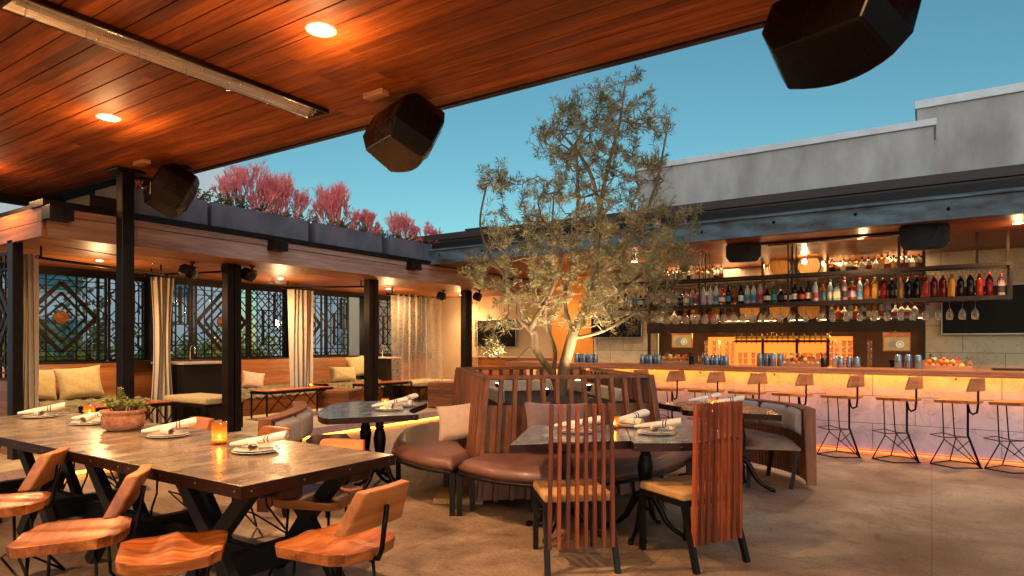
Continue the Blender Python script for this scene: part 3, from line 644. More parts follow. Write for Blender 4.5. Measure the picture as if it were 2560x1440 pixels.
def pillow(c, wx, hz, th, rz, tilt, m, label, seed=0, name='pillow', roll=0):
    r = random.Random(seed); b = MB(); n = 14
    def fn(sgn):
        def g(u, v):
            x, y = 2*u-1, 2*v-1
            k = 1-.10*(1-abs(x)**2)*(abs(y)**4) ; k2 = 1-.10*(1-abs(y)**2)*(abs(x)**4)
            t_ = ((1-abs(x)**2.6)*(1-abs(y)**2.6))
            t_ = max(0,t_)**.42
            wr = .10*math.sin(7*x+seed*1.3+3*y)*math.sin(5*y+seed)*t_
            return (x*wx/2*k2, sgn*th/2*t_*(1+wr), y*hz/2*k+hz*.0)
        return g
    b.grid(fn(1), n, n); b.grid(fn(-1), n, n)
    o = b.build(name, M[m]); o.location = c; o.rotation_euler = (tilt, roll, rz); return tag(o, label, 'pillow')
# pillows leaning on backrests
pillow((-10.36,3.78,.84),.50,.46,.16,R_(90),R_(-0),'cushion','square beige pillow half hidden by the left curtain',1,roll=R_(6)).rotation_euler = (R_(-14),R_(5),R_(88))
pillow((-10.26,4.28,.84),.58,.48,.18,0,0,'cushion','large square beige pillow on the knit throw under the diamond screen',2).rotation_euler = (R_(-16),R_(-4),R_(84))
pillow((-10.3,6.42,.82),.48,.46,.16,0,0,'fur','dark brown patterned pillow by the black counter',3).rotation_euler = (R_(-18),R_(4),R_(80))
pillow((-10.2,7.05,.74),.40,.32,.14,0,0,'pink','small white pillow right of the second cabana post',4).rotation_euler = (R_(-20),R_(10),R_(70))
pillow((-10.15,9.10,.76),.62,.34,.20,0,0,'cushion','wide beige pillow with a pinched middle in the third cabana',5).rotation_euler = (R_(-20),R_(3),R_(80))
pillow((-10.4,9.72,.90),.52,.46,.16,0,0,'cushion','tall beige pillow leaning in the corner by the third post',6).rotation_euler = (R_(-16),R_(-4),R_(90))
# counters with taps between the cabanas
for (yy,l,l2) in ((5.82,'black counter with pale top behind the narrow curtain','first'),(10.18,'black counter with pale top and tap right of the third post','second')):
    t = thing('counter', l, 'counter', (-10.2,yy,.15))
    b = MB(); b.box(-10.7,-9.75,yy-.30 if yy<6 else yy-.22,yy+.45 if yy<6 else yy+.2,.152,1.07); b.build('cabinet', M['blackp'], t, True, bevel=.004)
    b = MB(); b.box(-10.7,-9.72,yy-.32 if yy<6 else yy-.24,yy+.47 if yy<6 else yy+.22,1.072,1.10); b.build('top', M['pale'], t, True, bevel=.004)
    b = MB(); b.tube([(-10.1,yy,1.10),(-10.1,yy,1.30)]+[(-10.1+.07*(1-math.cos(a)),yy,1.30+.07*math.sin(a)) for a in (.5,1,1.57,2.2,2.8)]+[(-9.96,yy,1.24)], .012, 8); b.lathe([(.03,0),(.02,.03)], (-10.1,yy,1.10), 12); b.build('tap', M['chrome'], t, True)
# curtains
def curtain(name, p0, p1, z0, z1, folds, amp, m, label, gather=None, seed=0, tie=0):
    p0 = Vector((*p0,0)); p1 = Vector((*p1,0)); d = (p1-p0); L = d.length; u_ = d.normalized(); nrm = Vector((-u_.y,u_.x,0))
    t = thing(name, label, 'curtain', ((p0.x+p1.x)/2,(p0.y+p1.y)/2,z0)); b = MB(); r = random.Random(seed); ph = r.uniform(0,6)
    def g(u, v):
        wv = 1-(gather(v) if gather else 0)
        s = .5+(u-.5)*wv
        a = amp*(.75+.25*v)*math.sin(u*folds*2*PI+ph+.6*math.sin(v*3+u*5))+amp*.4*math.sin(u*folds*4.3+v*2)
        p = p0+d*s+nrm*a
        p = p + d*(tie*(1-v)**1.3)
        return (p.x,p.y,z0+(z1-z0)*v)
    b.grid(g, folds*10, 24); b.build('cloth', M[m], t, True)
    for k in range(folds+1):
        q = p0+d*((k+.5)/(folds+1)); rg = MB(); 
        rg.lathe([(.020,-.003),(.028,-.003),(.028,.003),(.020,.003)], (q.x,q.y,z1-.03), 12, Matrix.Rotation(PI/2,4,'X') @ Matrix.Rotation(0,4,'Z'), caps=False); rg.build('ring', M['black'], t, True)
    return t
curtain('curtain',(-8.66,2.98),(-8.46,3.12),.16,2.42,5,.05,'linen','tied back beige curtain by the first cabana post',lambda v:.30*v, 1, tie=-.12)
curtain('curtain',(-9.95,5.12),(-9.95,5.46),.18,2.42,5,.05,'linen','narrow beige curtain between the canopy post and the second post',lambda v:.35*math.sin(PI*min(1,(1-v)*1.1)) , 2)
curtain('curtain',(-9.9,7.60),(-9.9,8.16),.55,2.40,6,.05,'linen','beige curtain just left of the chevron screen',lambda v:.15*(1-v), 3)
curtain('sheer_curtain',(-9.1,9.48),(-9.1,11.05),.55,2.42,9,.05,'sheer','wide sheer curtain hanging before the last lattice screens',None,4)
curtain('sheer_curtain',(-9.6,12.38),(-9.1,12.38),.4,2.4,4,.05,'sheer','thin sheer curtain near the orange wall',None,5)
for (a,c_,l) in (((-8.6,3.1,2.40),(-9.3,5.0,2.40),'short curtain rod in the first cabana'),((-9.95,5.05,2.44),(-8.45,5.42,2.44),'curtain rod running to the second cabana post'),((-9.9,7.45,2.42),(-8.45,8.12,2.42),'curtain rod running to the third cabana post'),((-9.1,9.35,2.39),(-9.1,11.1,2.39),'curtain rod of the wide sheer curtain')):
    b = MB(); b.tube([a,c_], .016, 10); e = (Vector(c_)-Vector(a)).normalized()
    b.tube([Vector(c_)-e*.01,Vector(c_)+e*.05], .028, 10); b.tube([Vector(a)-e*.05,Vector(a)+e*.01], .028, 10); b.tube([Vector(a)+e*.1, Vector(a)+e*.1+Vector((0,0,2.535-a[2]))], .012, 8); b.tube([Vector(c_)-e*.1, Vector(c_)-e*.1+Vector((0,0,2.535-c_[2]))], .012, 8)
    tag(b.build('curtain_rod', M['black'], world=True), l, 'curtain rod')
# ceiling lights and small speakers in the cabanas
for i,(x,y,l) in enumerate([(-9.5,4.2,'first'),(-9.5,7.1,'second'),(-9.5,9.75,'third'),(-9.3,12.0,'fourth')]):
    t = thing('downlight', 'small downlight in the ceiling of the %s cabana'%l, 'downlight', (x,y,2.54), group='cabana downlights')
    q = MB(); q.lathe([(.045,-.004),(.058,-.004),(.06,-.001)], n=20, caps=False); q.build('trim_ring', M['black'], t)
    q = MB(); q.lathe([(.0005,-.006),(.044,-.005)], n=20, caps=False); q.build('lens', M['lamp'], t)
    lamp('SPOT', (x,y,2.52), 95, (1,.62,.30), .05, (0,0,0), 150, .9, parent=t); lamp('POINT',(x,y,2.05),14,(1,.58,.26),.05,parent=t)  # added point hung below the lens stands in for ceiling bounce
for (x,y,l) in ((-8.62,5.00,'small black speaker left of the second cabana post'),(-8.30,5.72,'small black speaker right of the second cabana post'),(-8.75,10.65,'small black speaker above the sheer curtain'),(-8.2,11.2,'small black speaker right of the last cabana post')):
    speaker((x,y),R_(-60),R_(20),l,.42,2.54,'small speakers of the cabanas')
for (x,y,l) in ((-9.2,4.75,'small sprinkler head in the first cabana ceiling'),(-9.2,9.6,'small sprinkler head in the third cabana ceiling')):
    b = MB(); b.lathe([(.035,2.538),(.035,2.53),(.008,2.528),(.008,2.49),(.02,2.488),(.02,2.485),(.001,2.484)], (x,y,0), 12); tag(b.build('sprinkler', M['chrome'], world=True), l, 'sprinkler')
# cabana furniture
def frame_table(name, X0,X1,Y0,Y1,z,label,cat,topm,cushion=False,along='Y'):
    t = thing(name, label, cat, ((X0+X1)/2,(Y0+Y1)/2,.15)); zt = z-(.10 if cushion else .02)
    b = MB(); s = .022
    for x in (X0+.02,X1-.02):
        for y in (Y0+.02,Y1-.02): b.bar((x,y,.152),(x,y,zt-.02),s)
    for x in (X0+.02,X1-.02): b.bar((x,Y0,zt-.015),(x,Y1,zt-.015),.024,.04)
    for y in (Y0+.02,Y1-.02): b.bar((X0,y,zt-.015),(X1,y,zt-.015),.024,.04)
    if cushion:
        for y in (Y0+.02,Y1-.02): b.bar((X0+.02,y,.165),(X1-.02,y,.165),s)
    if along == 'Y':
        for x in (X0+.02,X1-.02):
            m_ = (Y0+Y1)/2; q = (Y1-Y0)/4
            for a,c_ in ((Y0+.05,m_-q),(m_,m_-q),(m_,m_+q),(Y1-.05,m_+q)): b.bar((x,a,zt-.34),(x,c_,zt-.03),.014)
    else:
        for y in (Y0+.02,Y1-.02):
            b.bar((X0+.03,y,.17),(X0+(X1-X0)*.3,y,zt-.03),.016); b.bar((X1-.03,y,.17),(X1-(X1-X0)*.3,y,zt-.03),.016)
    b.build('frame', M['black'], t, True)
    b = MB(); b.box(X0+(.0 if cushion else .012),X1-(.0 if cushion else .012),Y0+(.0 if cushion else .012),Y1-(.0 if cushion else .012),zt+.007,z); b.build('cushion' if cushion else 'top', M[topm], t, True, bevel=.035 if cushion else .004, seg=4 if cushion else 2)
    return t
frame_table('coffee_table',-9.5,-9.05,6.5,7.9,.62,'long low wood table with black frame in the second cabana','table','ctop')
frame_table('coffee_table',-9.5,-9.05,8.75,10.0,.62,'long low wood table beside the third cabana post','table','ctop')
frame_table('coffee_table',-9.05,-8.6,3.75,4.75,.62,'small wood table with black frame behind the succulent pot','table','ctop')
frame_table('upholstered_bench',-9.75,-8.62,5.20,5.80,.62,'beige cushioned bench with black frame crossing behind the second post','bench','cushion',True,'X')
frame_table('upholstered_bench',-9.9,-9.0,10.15,11.35,.58,'beige cushioned bench with black frame in front of the sheer curtain','bench','cushion',True)
def cube_stool(x, y, s, h_, rz, m, label):
    b = MB(); b.box(-s/2,s/2,-s/2,s/2,0,h_); o = b.build('cube_stool', M[m], bevel=.03, seg=3); o.location = (x,y,.152); o.rotation_euler = (0,0,rz)
    return tag(o, label, 'stool')
cube_stool(-8.95,8.02,.52,.42,R_(20),'cubewood','brown wood cube stool between the two long low tables')
cube_stool(-7.98,9.72,.50,.50,R_(20),'cubewood','tall brown wood cube stool beside the tree enclosure')
def ball(x, y, r, z, sq, label):
    b = MB(); pr = [(r*math.sin(PI*k/12)*(1), z+r*sq*(1-math.cos(PI*k/12))) for k in range(13)]; b.lathe(pr, (x,y,0), 20); tag(b.build('drum_stool', M['basket'], world=True), label, 'stool')
ball(-5.45,7.15,.20,.002,1.55,'round dark rattan stool beside the slatted tree enclosure')
ball(-8.2,7.62,.16,.152,.9,'round dark rattan stool under the long low table')
# ---------------------------------------------------------------- outside the windows
b_ = thing('neighbour_house', 'pale grey apartment house with balcony seen through the left lattice screens', 'building', (-24,3,0))
M['hwall'] = mat('pale house plaster', C(214,224,230), C(226,232,236), .9, 0, 1)
M['hglass'] = mat('teal reflecting house window', C(40,96,112), C(90,170,186), .15, .4, 2)
b = MB(); b.box(-26,-22,-4,14,0,9); b.build('wall', M['hwall'], b_, True)
b = MB(); b.box(-22,-20.6,1,6.8,2.1,2.4); b.build('balcony', M['hwall'], b_, True)
b = MB()
for k in range(58): b.bar((-20.65,1.05+k*.1,2.4),(-20.65,1.05+k*.1,3.4),.02)
b.bar((-20.65,1,3.42),(-20.65,6.8,3.42),.04); b.build('railing', M['black'], b_, True)
for (a,c_,z0,z1) in ((2.0,3.6,2.4,4.4),(4.4,5.6,2.4,4.4),(8,9.2,.8,2.1),(8,9.2,3,4.4),(11,12.6,3.0,4.6),(2.2,3.4,.3,1.6)):
    f = MB(); f.box(-21.99,-21.93,a-.08,c_+.08,z0-.08,z1+.08); fo = f.build('window', M['coping'], b_, True)
    p_ = MB(); p_.box(-21.93,-21.91,a,c_,z0,z1); o = p_.build('pane', M['hglass'], fo); 
    for v in o.data.vertices: v.co = Vector(v.co)-Vector((b_.location.x,b_.location.y,0))
b_ = thing('white_cottage', 'pale cottage with shelves in its windows seen through the chevron screen', 'building', (-18,17,0))
b = MB(); b.box(-19.5,-16,13.6,26,0,3.4); b.add([(-19.8,13.4,3.4),(-15.7,13.4,3.4),(-15.7,26,3.4),(-19.8,26,3.4),(-17.7,13.4,4.8),(-17.7,26,4.8)],[(0,1,4),(1,2,5,4),(2,3,5),(3,0,4,5),(0,3,2,1)]); b.build('wall', M['hwall'], b_, True)
for (a,c_) in ((14.2,15.6),(16.6,18.2),(19.5,21.5)):
    f = MB(); f.box(-15.99,-15.93,a-.1,c_+.1,1.0,2.7); f.box(-15.93,-15.75,a-.1,c_+.1,.92,1.0); fo = f.build('window', M['coping'], b_, True)
    p_ = MB(); p_.box(-15.93,-15.90,a,c_,1.1,1.75); p_.box(-15.93,-15.90,a,c_,1.85,2.6); o = p_.build('pane', M['hglass'], fo)
    for v in o.data.vertices: v.co = Vector(v.co)-Vector((b_.location.x,b_.location.y,0))
for (x,y) in ((-15.55,16.9),(-15.55,17.4)):
    b = MB(); b.lathe([(.09,1.0),(.14,1.28),(.12,1.28)], (x,y,0), 12); tag(b.build('flower_pot', mat('red pot glaze', C(150,30,40), None, .4), world=True), 'small red flower pot on the sill outside the chevron screen, %s'%('left one' if y<17 else 'right one'), 'pot')
b = MB(); b.box(-14.2,-14,2.9,12.6,0,1.0); tag(b.build('garden_wall', M['stucco'], world=True), 'low grey garden wall outside the cabana windows', 'wall')
greens(-13.9,2.6,6.2,.2,1.35,300,'bright green bush outside the first cabana window',301,x2=-12.3,mat_='hedgeleaf',lf=.13,name='garden_bush',group='bushes outside the cabana windows')
greens(-13.9,6.6,9.6,.2,1.75,240,'bright green bush outside the second cabana window',302,x2=-12.5,mat_='hedgeleaf',lf=.13,name='garden_bush',group='bushes outside the cabana windows')
greens(-17,5.2,7.2,.2,3.4,110,'tall leafy bush before the pale house',303,x2=-15.4,mat_='shrubleaf',lf=.15,name='garden_bush',group='bushes outside the cabana windows')
t = thing('wall_lantern', 'glowing lantern seen through the dense lattice screen', 'lantern', (-12.2,8.55,1.7)); t.location.y = onX(693,-12.2)
yl = t.location.y
b = MB(); b.box(-12.28,-12.12,yl-.07,yl+.07,1.68,1.70); b.box(-12.28,-12.12,yl-.07,yl+.07,2.0,2.02)
for sx in (-1,1):
    for sy in (-1,1): b.bar((-12.2+.07*sx,yl+.06*sy,1.70),(-12.2+.07*sx,yl+.06*sy,2.0),.012)
b.bar((-12.2,yl,2.02),(-12.2,yl,2.9),.015); b.build('cage', M['black'], t, True)
b = MB(); b.lathe([(.001,1.75),(.035,1.80),(.04,1.86),(.015,1.93)], (-12.2,yl,0), 12); b.build('bulb', M['lamp'], t, True); lamp('POINT', (-12.2,yl,1.86), 45, (1,.8,.55), .05, parent=t)
# ---------------------------------------------------------------- communal tables
TZ = .76
TABN = ['nearest square zinc topped trestle table of the long row, at its right end','second square trestle table of the long row, under the candle','third square trestle table of the long row, under the succulent pot','farthest trestle table of the long row, at the left edge']
def trestle():
    t = thing('trestle_table', TABN[0], 'table', (0,0,0), group='square tables pushed into one long table')
    L, D = 1.076, 1.0
    b = MB(); b.box(-L/2+.003,L/2-.003,-D/2+.003,D/2-.003,TZ-.058,TZ); b.build('tabletop', M['ttop'], t, bevel=.003)
    b = MB()
    for (x0,x1,y0,y1) in ((-L/2,L/2,-D/2-.003,-D/2+.0025),(-L/2,L/2,D/2-.0025,D/2+.003),(-L/2-.0025,-L/2+.0025,-D/2,D/2),(L/2-.0025,L/2+.0025,-D/2,D/2)): b.box(x0,x1,y0,y1,TZ-.06,TZ-.001)
    b.build('edge_band', M['tedge'], t)
    pass
    for k in range(4):
        for s in (-1,1):
            u = -.45+.30*k
            b = MB(); b.lathe([(.006,0),(.0045,.002),(.0,.003)], (u*L/D,s*(D/2+.003),TZ-.03), 8, Matrix.Rotation(-s*PI/2,4,'X') , caps=False); b.build('rivet', M['rivet'], t)
            b = MB(); b.lathe([(.006,0),(.0045,.002),(.0,.003)], (s*(L/2+.003),u,TZ-.03), 8, Matrix.Rotation(s*PI/2,4,'Y'), caps=False); b.build('rivet', M['rivet'], t)
    for y in (-.30,.30):
        for s in (-1,1):
            b = MB(); b.bar((-s*.33,y,TZ-.075),(0,y-.001*s,.36),.085,.055,(0,1,0)); b.bar((0,y-.001*s,.36),(s*.30,y,.0),.085,.055,(0,1,0))
            b.build('leg', M['blackp'], t, bevel=.003)
        b = MB(); b.cbox((0,y,TZ-.08),(.92,.07,.04)); b.build('bearer', M['blackp'], t, bevel=.002)
    b = MB(); b.cbox((0,0,.20),(.07,.54,.14)); b.build('stretcher', M['blackp'], t, bevel=.003)
    for y in (-.22,.24):
        b = MB(); b.cbox((.42,y,TZ-.085),(.22,.13,.045)); b.build('bracket', M['tedge'], t, bevel=.003)
    return t
tr0 = trestle(); X0 = -2.64-.538; YC = 2.265
tr0.location = (X0,YC,0)
for k in range(1,4): dup(tr0, (X0-1.08*k, YC, 0), None, TABN[k])
b = MB(); b.box(-6.3,-3.3,YC-.03,YC+.03,.10,.24); tag(b.build('foot_beam', M['blackp'], world=True, bevel=.004), 'long dark beam low under the communal tables', 'beam')
# ---------------------------------------------------------------- wooden chairs on bent rods (local front is +Y)
def seat_mesh(t, z, wF=.46, wR=.40, d=.42, th=.05, name='seat', m='seatwood', dip=.022):
    n = 16; b = MB()
    def out(u, v):   # outline: rounded square, rear edge a shallow V
        x = (2*u-1); y = (2*v-1)
        w_ = (wF+(wR-wF)*(1-v))/2
        yy = y*d/2 - (.03*(1-abs(x)) if y < 0 else 0)*abs(y)
        c = max(0, abs(x)+abs(y)-1.8)*.22
        return x*(w_-c), yy*(1-c*.9)
    def top(u, v):
        x, y = out(u, v); e = min(1, min(1-abs(2*u-1), 1-abs(2*v-1))*5)
        hz = -dip*math.exp(-((abs(2*u-1)-.45)/.33)**2)*(1-.5*v)*e + .012*math.exp(-((2*u-1)/.2)**2)*v
        hz += -.003*(1-e)**2
        hz += (.012*abs(2*u-1)**2)*(1-v)
        return (x, y, z+hz)
    def bot(u, v):
        x, y = out(u, v); return (x*.97, y*.97, z-th+(.008*abs(2*u-1)**2)*(1-v))
    b.grid(top, n, n)
    b.grid(lambda u,v: bot(1-u, v), n, n)
    k = n+1; ring = [j for j in range(n)]+[j*k+n for j in range(n)]+[n*k+n-j for j in range(n)]+[(n-j)*k for j in range(n)]
    rb = [ (i//k)*k + (n-(i%k)) + k*k for i in ring]
    for i in range(len(ring)):
        j = (i+1)%len(ring); b.f.append((ring[i], rb[i], rb[j], ring[j])); b.m.append(0); b.sm.append(False)
    o = b.build(name, M[m], t, bevel=.006, seg=3); return o
def back_mesh(t, z0, z1, wB, wT, y, th=.045, m='backwood', lean=R_(10)):
    b = MB(); h_ = z1-z0; ch = .05
    def P(x, yy, zz): return (x, y-yy-math.tan(lean)*(zz-z0), zz)
    # trapezoid board with chamfered ends, slightly bowed front
    zs = [z0, z1]; ws = [wB/2, wT/2]
    vs = []
    for zz, w_ in zip(zs, ws):
        vs += [P(-w_,0,zz), P(-w_+.012,th,zz), P(0,th+.012,zz), P(w_-.012,th,zz), P(w_,0,zz), P(0,.016,zz)]
    n = 6; b.add(vs, [tuple(range(n)), tuple(reversed(range(n,2*n)))]+[(i, n+i, n+(i+1)%n, (i+1)%n) for i in range(n)])
    return b.build('backrest', M[m], t, bevel=.012, seg=3)
def rodchair(label, back=True):
    t = thing('wooden_chair', label, 'chair', (0,0,0), group='orange wood chairs on bent black rods around the communal tables')
    z = .50; seat_mesh(t, z)
    if back:
        back_mesh(t, .59, .785, .40, .30, -.17, .062, 'backwood', R_(25))
        b = MB(); b.tube([(0,.0,z-.055),(0,-.16,z-.06),(0,-.255,z-.045),(0,-.275,z),(0,-.285,.58),(0,-.305,.70)], .012, 8); b.build('back_post', M['rod'], t)
    for s in (-1,1):
        b = MB(); b.tube([(s*.13,.14,z-.042),(s*.14,.15,.25),(s*.17,.20,.16),(s*.215,.245,.012)], .008, 7); b.build('leg', M['rod'], t)
        b = MB(); b.tube([(s*.10,-.12,z-.042),(s*.11,-.13,.25),(s*.15,-.19,.14),(s*.215,-.26,.012)], .008, 7); b.build('leg', M['rod'], t)
    b = MB(); b.tube([(-.215,.245,.010),(.215,.245,.010)], .007, 6); b.build('foot_rod', M['rod'], t)
    b = MB(); b.tube([(-.215,-.26,.010),(-.08,-.05,.2),(.08,-.05,.2),(.215,-.26,.010)], .007, 6); b.build('foot_rod', M['rod'], t); b = MB(); b.tube([(-.13,.14,z-.05),(-.10,-.12,z-.05)], .007, 6); b.build('side_rod', M['rod'], t); b = MB(); b.tube([(.13,.14,z-.05),(.10,-.12,z-.05)], .007, 6)
    b.build('side_rod', M['rod'], t); return t
ch0 = rodchair('orange wood chair at the right end of the communal tables, back to the right')
def face(o, x, y, deg): o.location = (x,y,0); o.rotation_euler = (0,0,R_(deg-90))
face(ch0, -2.32, 2.05, 182)
for (x,y,dg,l) in [(-3.50,1.43,231,'orange wood chair turned away from the near side of the tables, second from the left'),
    (-4.50,1.45,229,'orange wood chair turned away from the table at the left edge'),
    (-3.12,2.62,290,'dark seated wood chair pushed askew under the far right table corner'),
    (-4.12,2.75,268,'orange wood chair behind the candle on the far side'),
    (-5.15,2.78,268,'orange wood chair behind the succulent pot on the far side'),
    (-6.3,2.78,268,'orange wood chair on the far side at the left end')]:
    c = dup(ch0, (0,0,0), None, l); face(c, x, y, dg)
st_ = rodchair('orange wood seat without a backrest at the bottom edge of the picture', False); face(st_, -2.86, 1.57, 147)
# ---------------------------------------------------------------- place settings
def plate(c, label, r=.138):
    t = thing('plate_stack', label, 'plates', c, group='stacked side plates on the tables')
    for k in range(2):
        b = MB(); z = k*.011; rr = r*(1-.06*k)
        b.lathe([(rr*.55,z),(rr*.62,z+.001),(rr*.97,z+.012),(rr,z+.0145),(rr*.985,z+.0155),(rr*.62,z+.006),(.0005,z+.0055)], n=36); b.build('plate', M['ceramic'], t)
    return t
def napkin(c, rz, label, m='napred', seed=0, L=.335):
    """a rolled napkin with a flap fanned over it"""
    b = MB(); r = random.Random(seed); uv = []
    def roll(cx, cy, cz, ang, L, r0, tilt):
        ca, sa = math.cos(ang), math.sin(ang); n = 26
        def g(u, v):
            th = u*2*PI*1.9; rr = r0*(.52+.48*u)*(1+.04*math.sin(v*9+u*5))
            x = (v-.5)*L*(1+.02*math.sin(th)); y = rr*math.cos(th); z = rr*math.sin(th)*.85
            X, Y = x*ca-y*sa, x*sa+y*ca
            return (cx+X, cy+Y, cz+z+x*tilt)
        base = len(b.f); b.grid(g, n, 14)
        for j in range(14):
            for i in range(n): uv.append([(j/14,i/n),(j/14,(i+1)/n),((j+1)/14,(i+1)/n),((j+1)/14,i/n)])
    def cone(cx, cy, cz, ang, L, tilt):
        ca, sa = math.cos(ang), math.sin(ang); n = 28
        def g(u, v):
            th = u*2*PI*1.6+.5; rr = (.020+.030*v)*(.62+.38*u)*(1+.05*math.sin(v*11+u*7))
            x = (v-.5)*L*(1+.03*math.sin(th*.8)); y = rr*math.cos(th)*1.15; z = rr*math.sin(th)*.62
            return (cx+x*ca-y*sa, cy+x*sa+y*ca, cz+z+x*tilt)
        b.grid(g, n, 18)
        for j in range(18):
            for i in range(n): uv.append([(j/18,i/n),(j/18,(i+1)/n),((j+1)/18,(i+1)/n),((j+1)/18,i/n)])
    def flap(cx, cy, cz, ang, L, W_, tilt):
        ca, sa = math.cos(ang), math.sin(ang); n = 16
        def g(u, v):
            x = (v-.5)*L; y = (u-.5)*W_*(.62+.38*v)
            z = .028*math.sin(PI*u)*(1+.3*math.sin(5*v))+.004*math.sin(14*u+6*v)+.0
            return (cx+x*ca-y*sa, cy+x*sa+y*ca, cz+z+x*tilt)
        b.grid(g, n, n)
        for j in range(n):
            for i in range(n): uv.append([(j/n,i/n),(j/n,(i+1)/n),((j+1)/n,(i+1)/n),((j+1)/n,i/n)])
        def g2(u, v):
            p = g(u, v); return (p[0],p[1],p[2]-.012*math.sin(PI*min(1,max(0,u)))-.003)
        b.grid(g2, n, n)
        for j in range(n):
            for i in range(n): uv.append([(.1,.1)]*4)
    roll(0,-.03,.048,R_(-62),L*.50,.031,0)
    cone(.0,.035,.070,R_(8),L*1.0,.16)
    o = b.build('napkin', M[m]); ul = o.data.uv_layers.new(name='UVMap')
    li = 0
    for q in uv:
        for k_ in q: ul.data[li].uv = (k_[0], k_[1]); li += 1
    # grid faces are (v rows) -> uv order matches
    o.location = (c[0],c[1],c[2]); o.rotation_euler = (0,0,rz); return tag(o, label, 'napkin', 'folded napkins on the plates')
def setting(x, y, z, rz, where, m='napred', seed=0, s=1):
    plate((x,y,z), 'stacked white side plates '+where)
    o = napkin((x,y,z+.0), rz, 'white striped napkin '+where, m, seed)
VA = A
setting(-3.40,2.37,TZ,A+R_(-8),'on the nearest communal table, right of the candle',seed=1)
setting(-4.47,2.42,TZ,A+R_(18),'between the candle and the succulent pot',seed=2)
setting(-5.68,2.44,TZ,A+R_(-12),'left of the succulent pot',seed=3)
setting(-6.55,2.42,TZ,A+R_(20),'at the far left end of the communal tables',seed=4)
def votive(x, y, z, label, r=.038, h_=.085, e=.6, clear=False):
    t = thing('candle', label, 'candle', (x,y,z), group='votive candles on the tables')
    b = MB(); b.lathe([(r*.9,.0),(r,.006),(r,h_),(r-.003,h_),(r-.004,.012),(.0005,.010)], n=24); b.build('glass', M['votive'], t)
    b = MB(); b.lathe([(.0005,.0115),(r*.75,.0115),(r*.75,.03),(.0005,.03)], n=16); b.build('wax', M['wax'], t)
    b = MB(); b.lathe([(.0003,.032),(.0045,.038),(.005,.044),(.0022,.056),(.0003,.064)], n=8); b.build('flame', M['flame'], t)
    lamp('POINT', (x,y,z+.07), e*.35, (1,.5,.16), .01, parent=t); return t
votive(-3.86,2.42,TZ,'lit candle in amber glass on the communal table',.047,.145,1.2)
votive(-6.2,2.66,TZ,'candle glass behind the napkin left of the succulent pot',.045,.11,.5)
t = thing('succulent_pot', 'weathered round clay pot of succulents on the communal table', 'potted plant', (-5.10,2.42,TZ)); t.scale = (1.15,1.15,1.25)
b = MB(); b.lathe([(.085,0),(.115,.015),(.128,.05),(.125,.085),(.118,.10),(.132,.108),(.134,.122),(.122,.124),(.116,.105),(.0005,.10)], n=36); b.build('pot', M['terra'], t)
def rosette(b, c, R0, n, tilt, rr, elong=1):
    for i in range(n):
        f = i/n; a = i*2.399; L = R0*(.35+.65*f)*rr.uniform(.9,1.1); el = (1-f)*1.2+.15
        d = Vector((math.cos(a)*math.cos(el), math.sin(a)*math.cos(el), math.sin(el))); s = Vector((-math.sin(a),math.cos(a),0))*L*.24; up = d.cross(s).normalized()*L*.10
        c0 = Vector(c)+Vector((0,0,(1-f)*R0*.3*elong)); b.add([c0, c0+d*L*.6+s, c0+d*L, c0+d*L*.6-s, c0+d*L*.5+up*-1.0, c0+d*L*.5+up], [(0,1,5),(1,2,5),(2,3,5),(3,0,5),(0,4,1),(1,4,2),(2,4,3),(3,4,0)])
rr = random.Random(5); b = MB(); sb = MB()
for i in range(30):
    a = rr.uniform(0,6.28); q = .10*rr.random()**.5; hgt = rr.uniform(.015,.065); c = (q*math.cos(a)*1.15, q*math.sin(a)*1.15, .112+hgt); sb.bar((c[0]*.7,c[1]*.7,.105),c,.006)
    rosette(b, c, rr.uniform(.028,.045), 18, 0, rr)
for k in range(9):   # the tall spiky one
    rosette(b, (-.04-.001*k,.0,.13+k*.014), .05-.003*k, 12, 0, rr)
for i in range(14):
    a = rr.uniform(-.6,.6)+A; q = .11+.04*rr.random(); c = (q*math.cos(a), q*math.sin(a), .125+.05*rr.random()); sb.bar((.06,.03,.12),c,.004); rosette(b, c, .024, 12, 0, rr)
b.build('succulents', M['leafg'], t); sb.build('stems', M['bark'], t)
# ---------------------------------------------------------------- tree enclosure
B_, C_, D_, A_ = Vector((-3.30,4.60,0)), Vector((-2.19,5.68,0)), Vector((-3.66,7.17,0)), Vector((-4.78,6.10,0))
RZ = 1.12
cen = (B_+C_+D_+A_)/4
enc = thing('tree_enclosure', 'square slatted redwood enclosure with rail around the olive tree', 'planter', (cen.x,cen.y,0))
crn = [B_,C_,D_,A_]
out_ = [cen+(p-cen)*1.16 for p in crn]   # walls splay outwards below
def lp(i, u, z):
    a, c_ = crn[i], crn[(i+1)%4]; oa, oc = out_[i], out_[(i+1)%4]; f = (RZ-z)/RZ*.9
    p = (a+(c_-a)*u)*(1-f)+(oa+(oc-oa)*u)*f; return Vector((p.x,p.y,z))
rail = MB(); inner = [cen+(p-cen)*.90 for p in crn]; outr = [cen+(p-cen)*1.035 for p in crn]
for i in range(4):
    j = (i+1)%4; vs = [outr[i],outr[j],inner[j],inner[i]]
    rail.add([(v.x,v.y,RZ-.03) for v in vs]+[(v.x,v.y,RZ) for v in vs], [(0,3,2,1),(4,5,6,7),(0,1,5,4),(1,2,6,5),(2,3,7,6),(3,0,4,7)])
rail.build('top_rail', M['slat'], enc, True, bevel=.004)
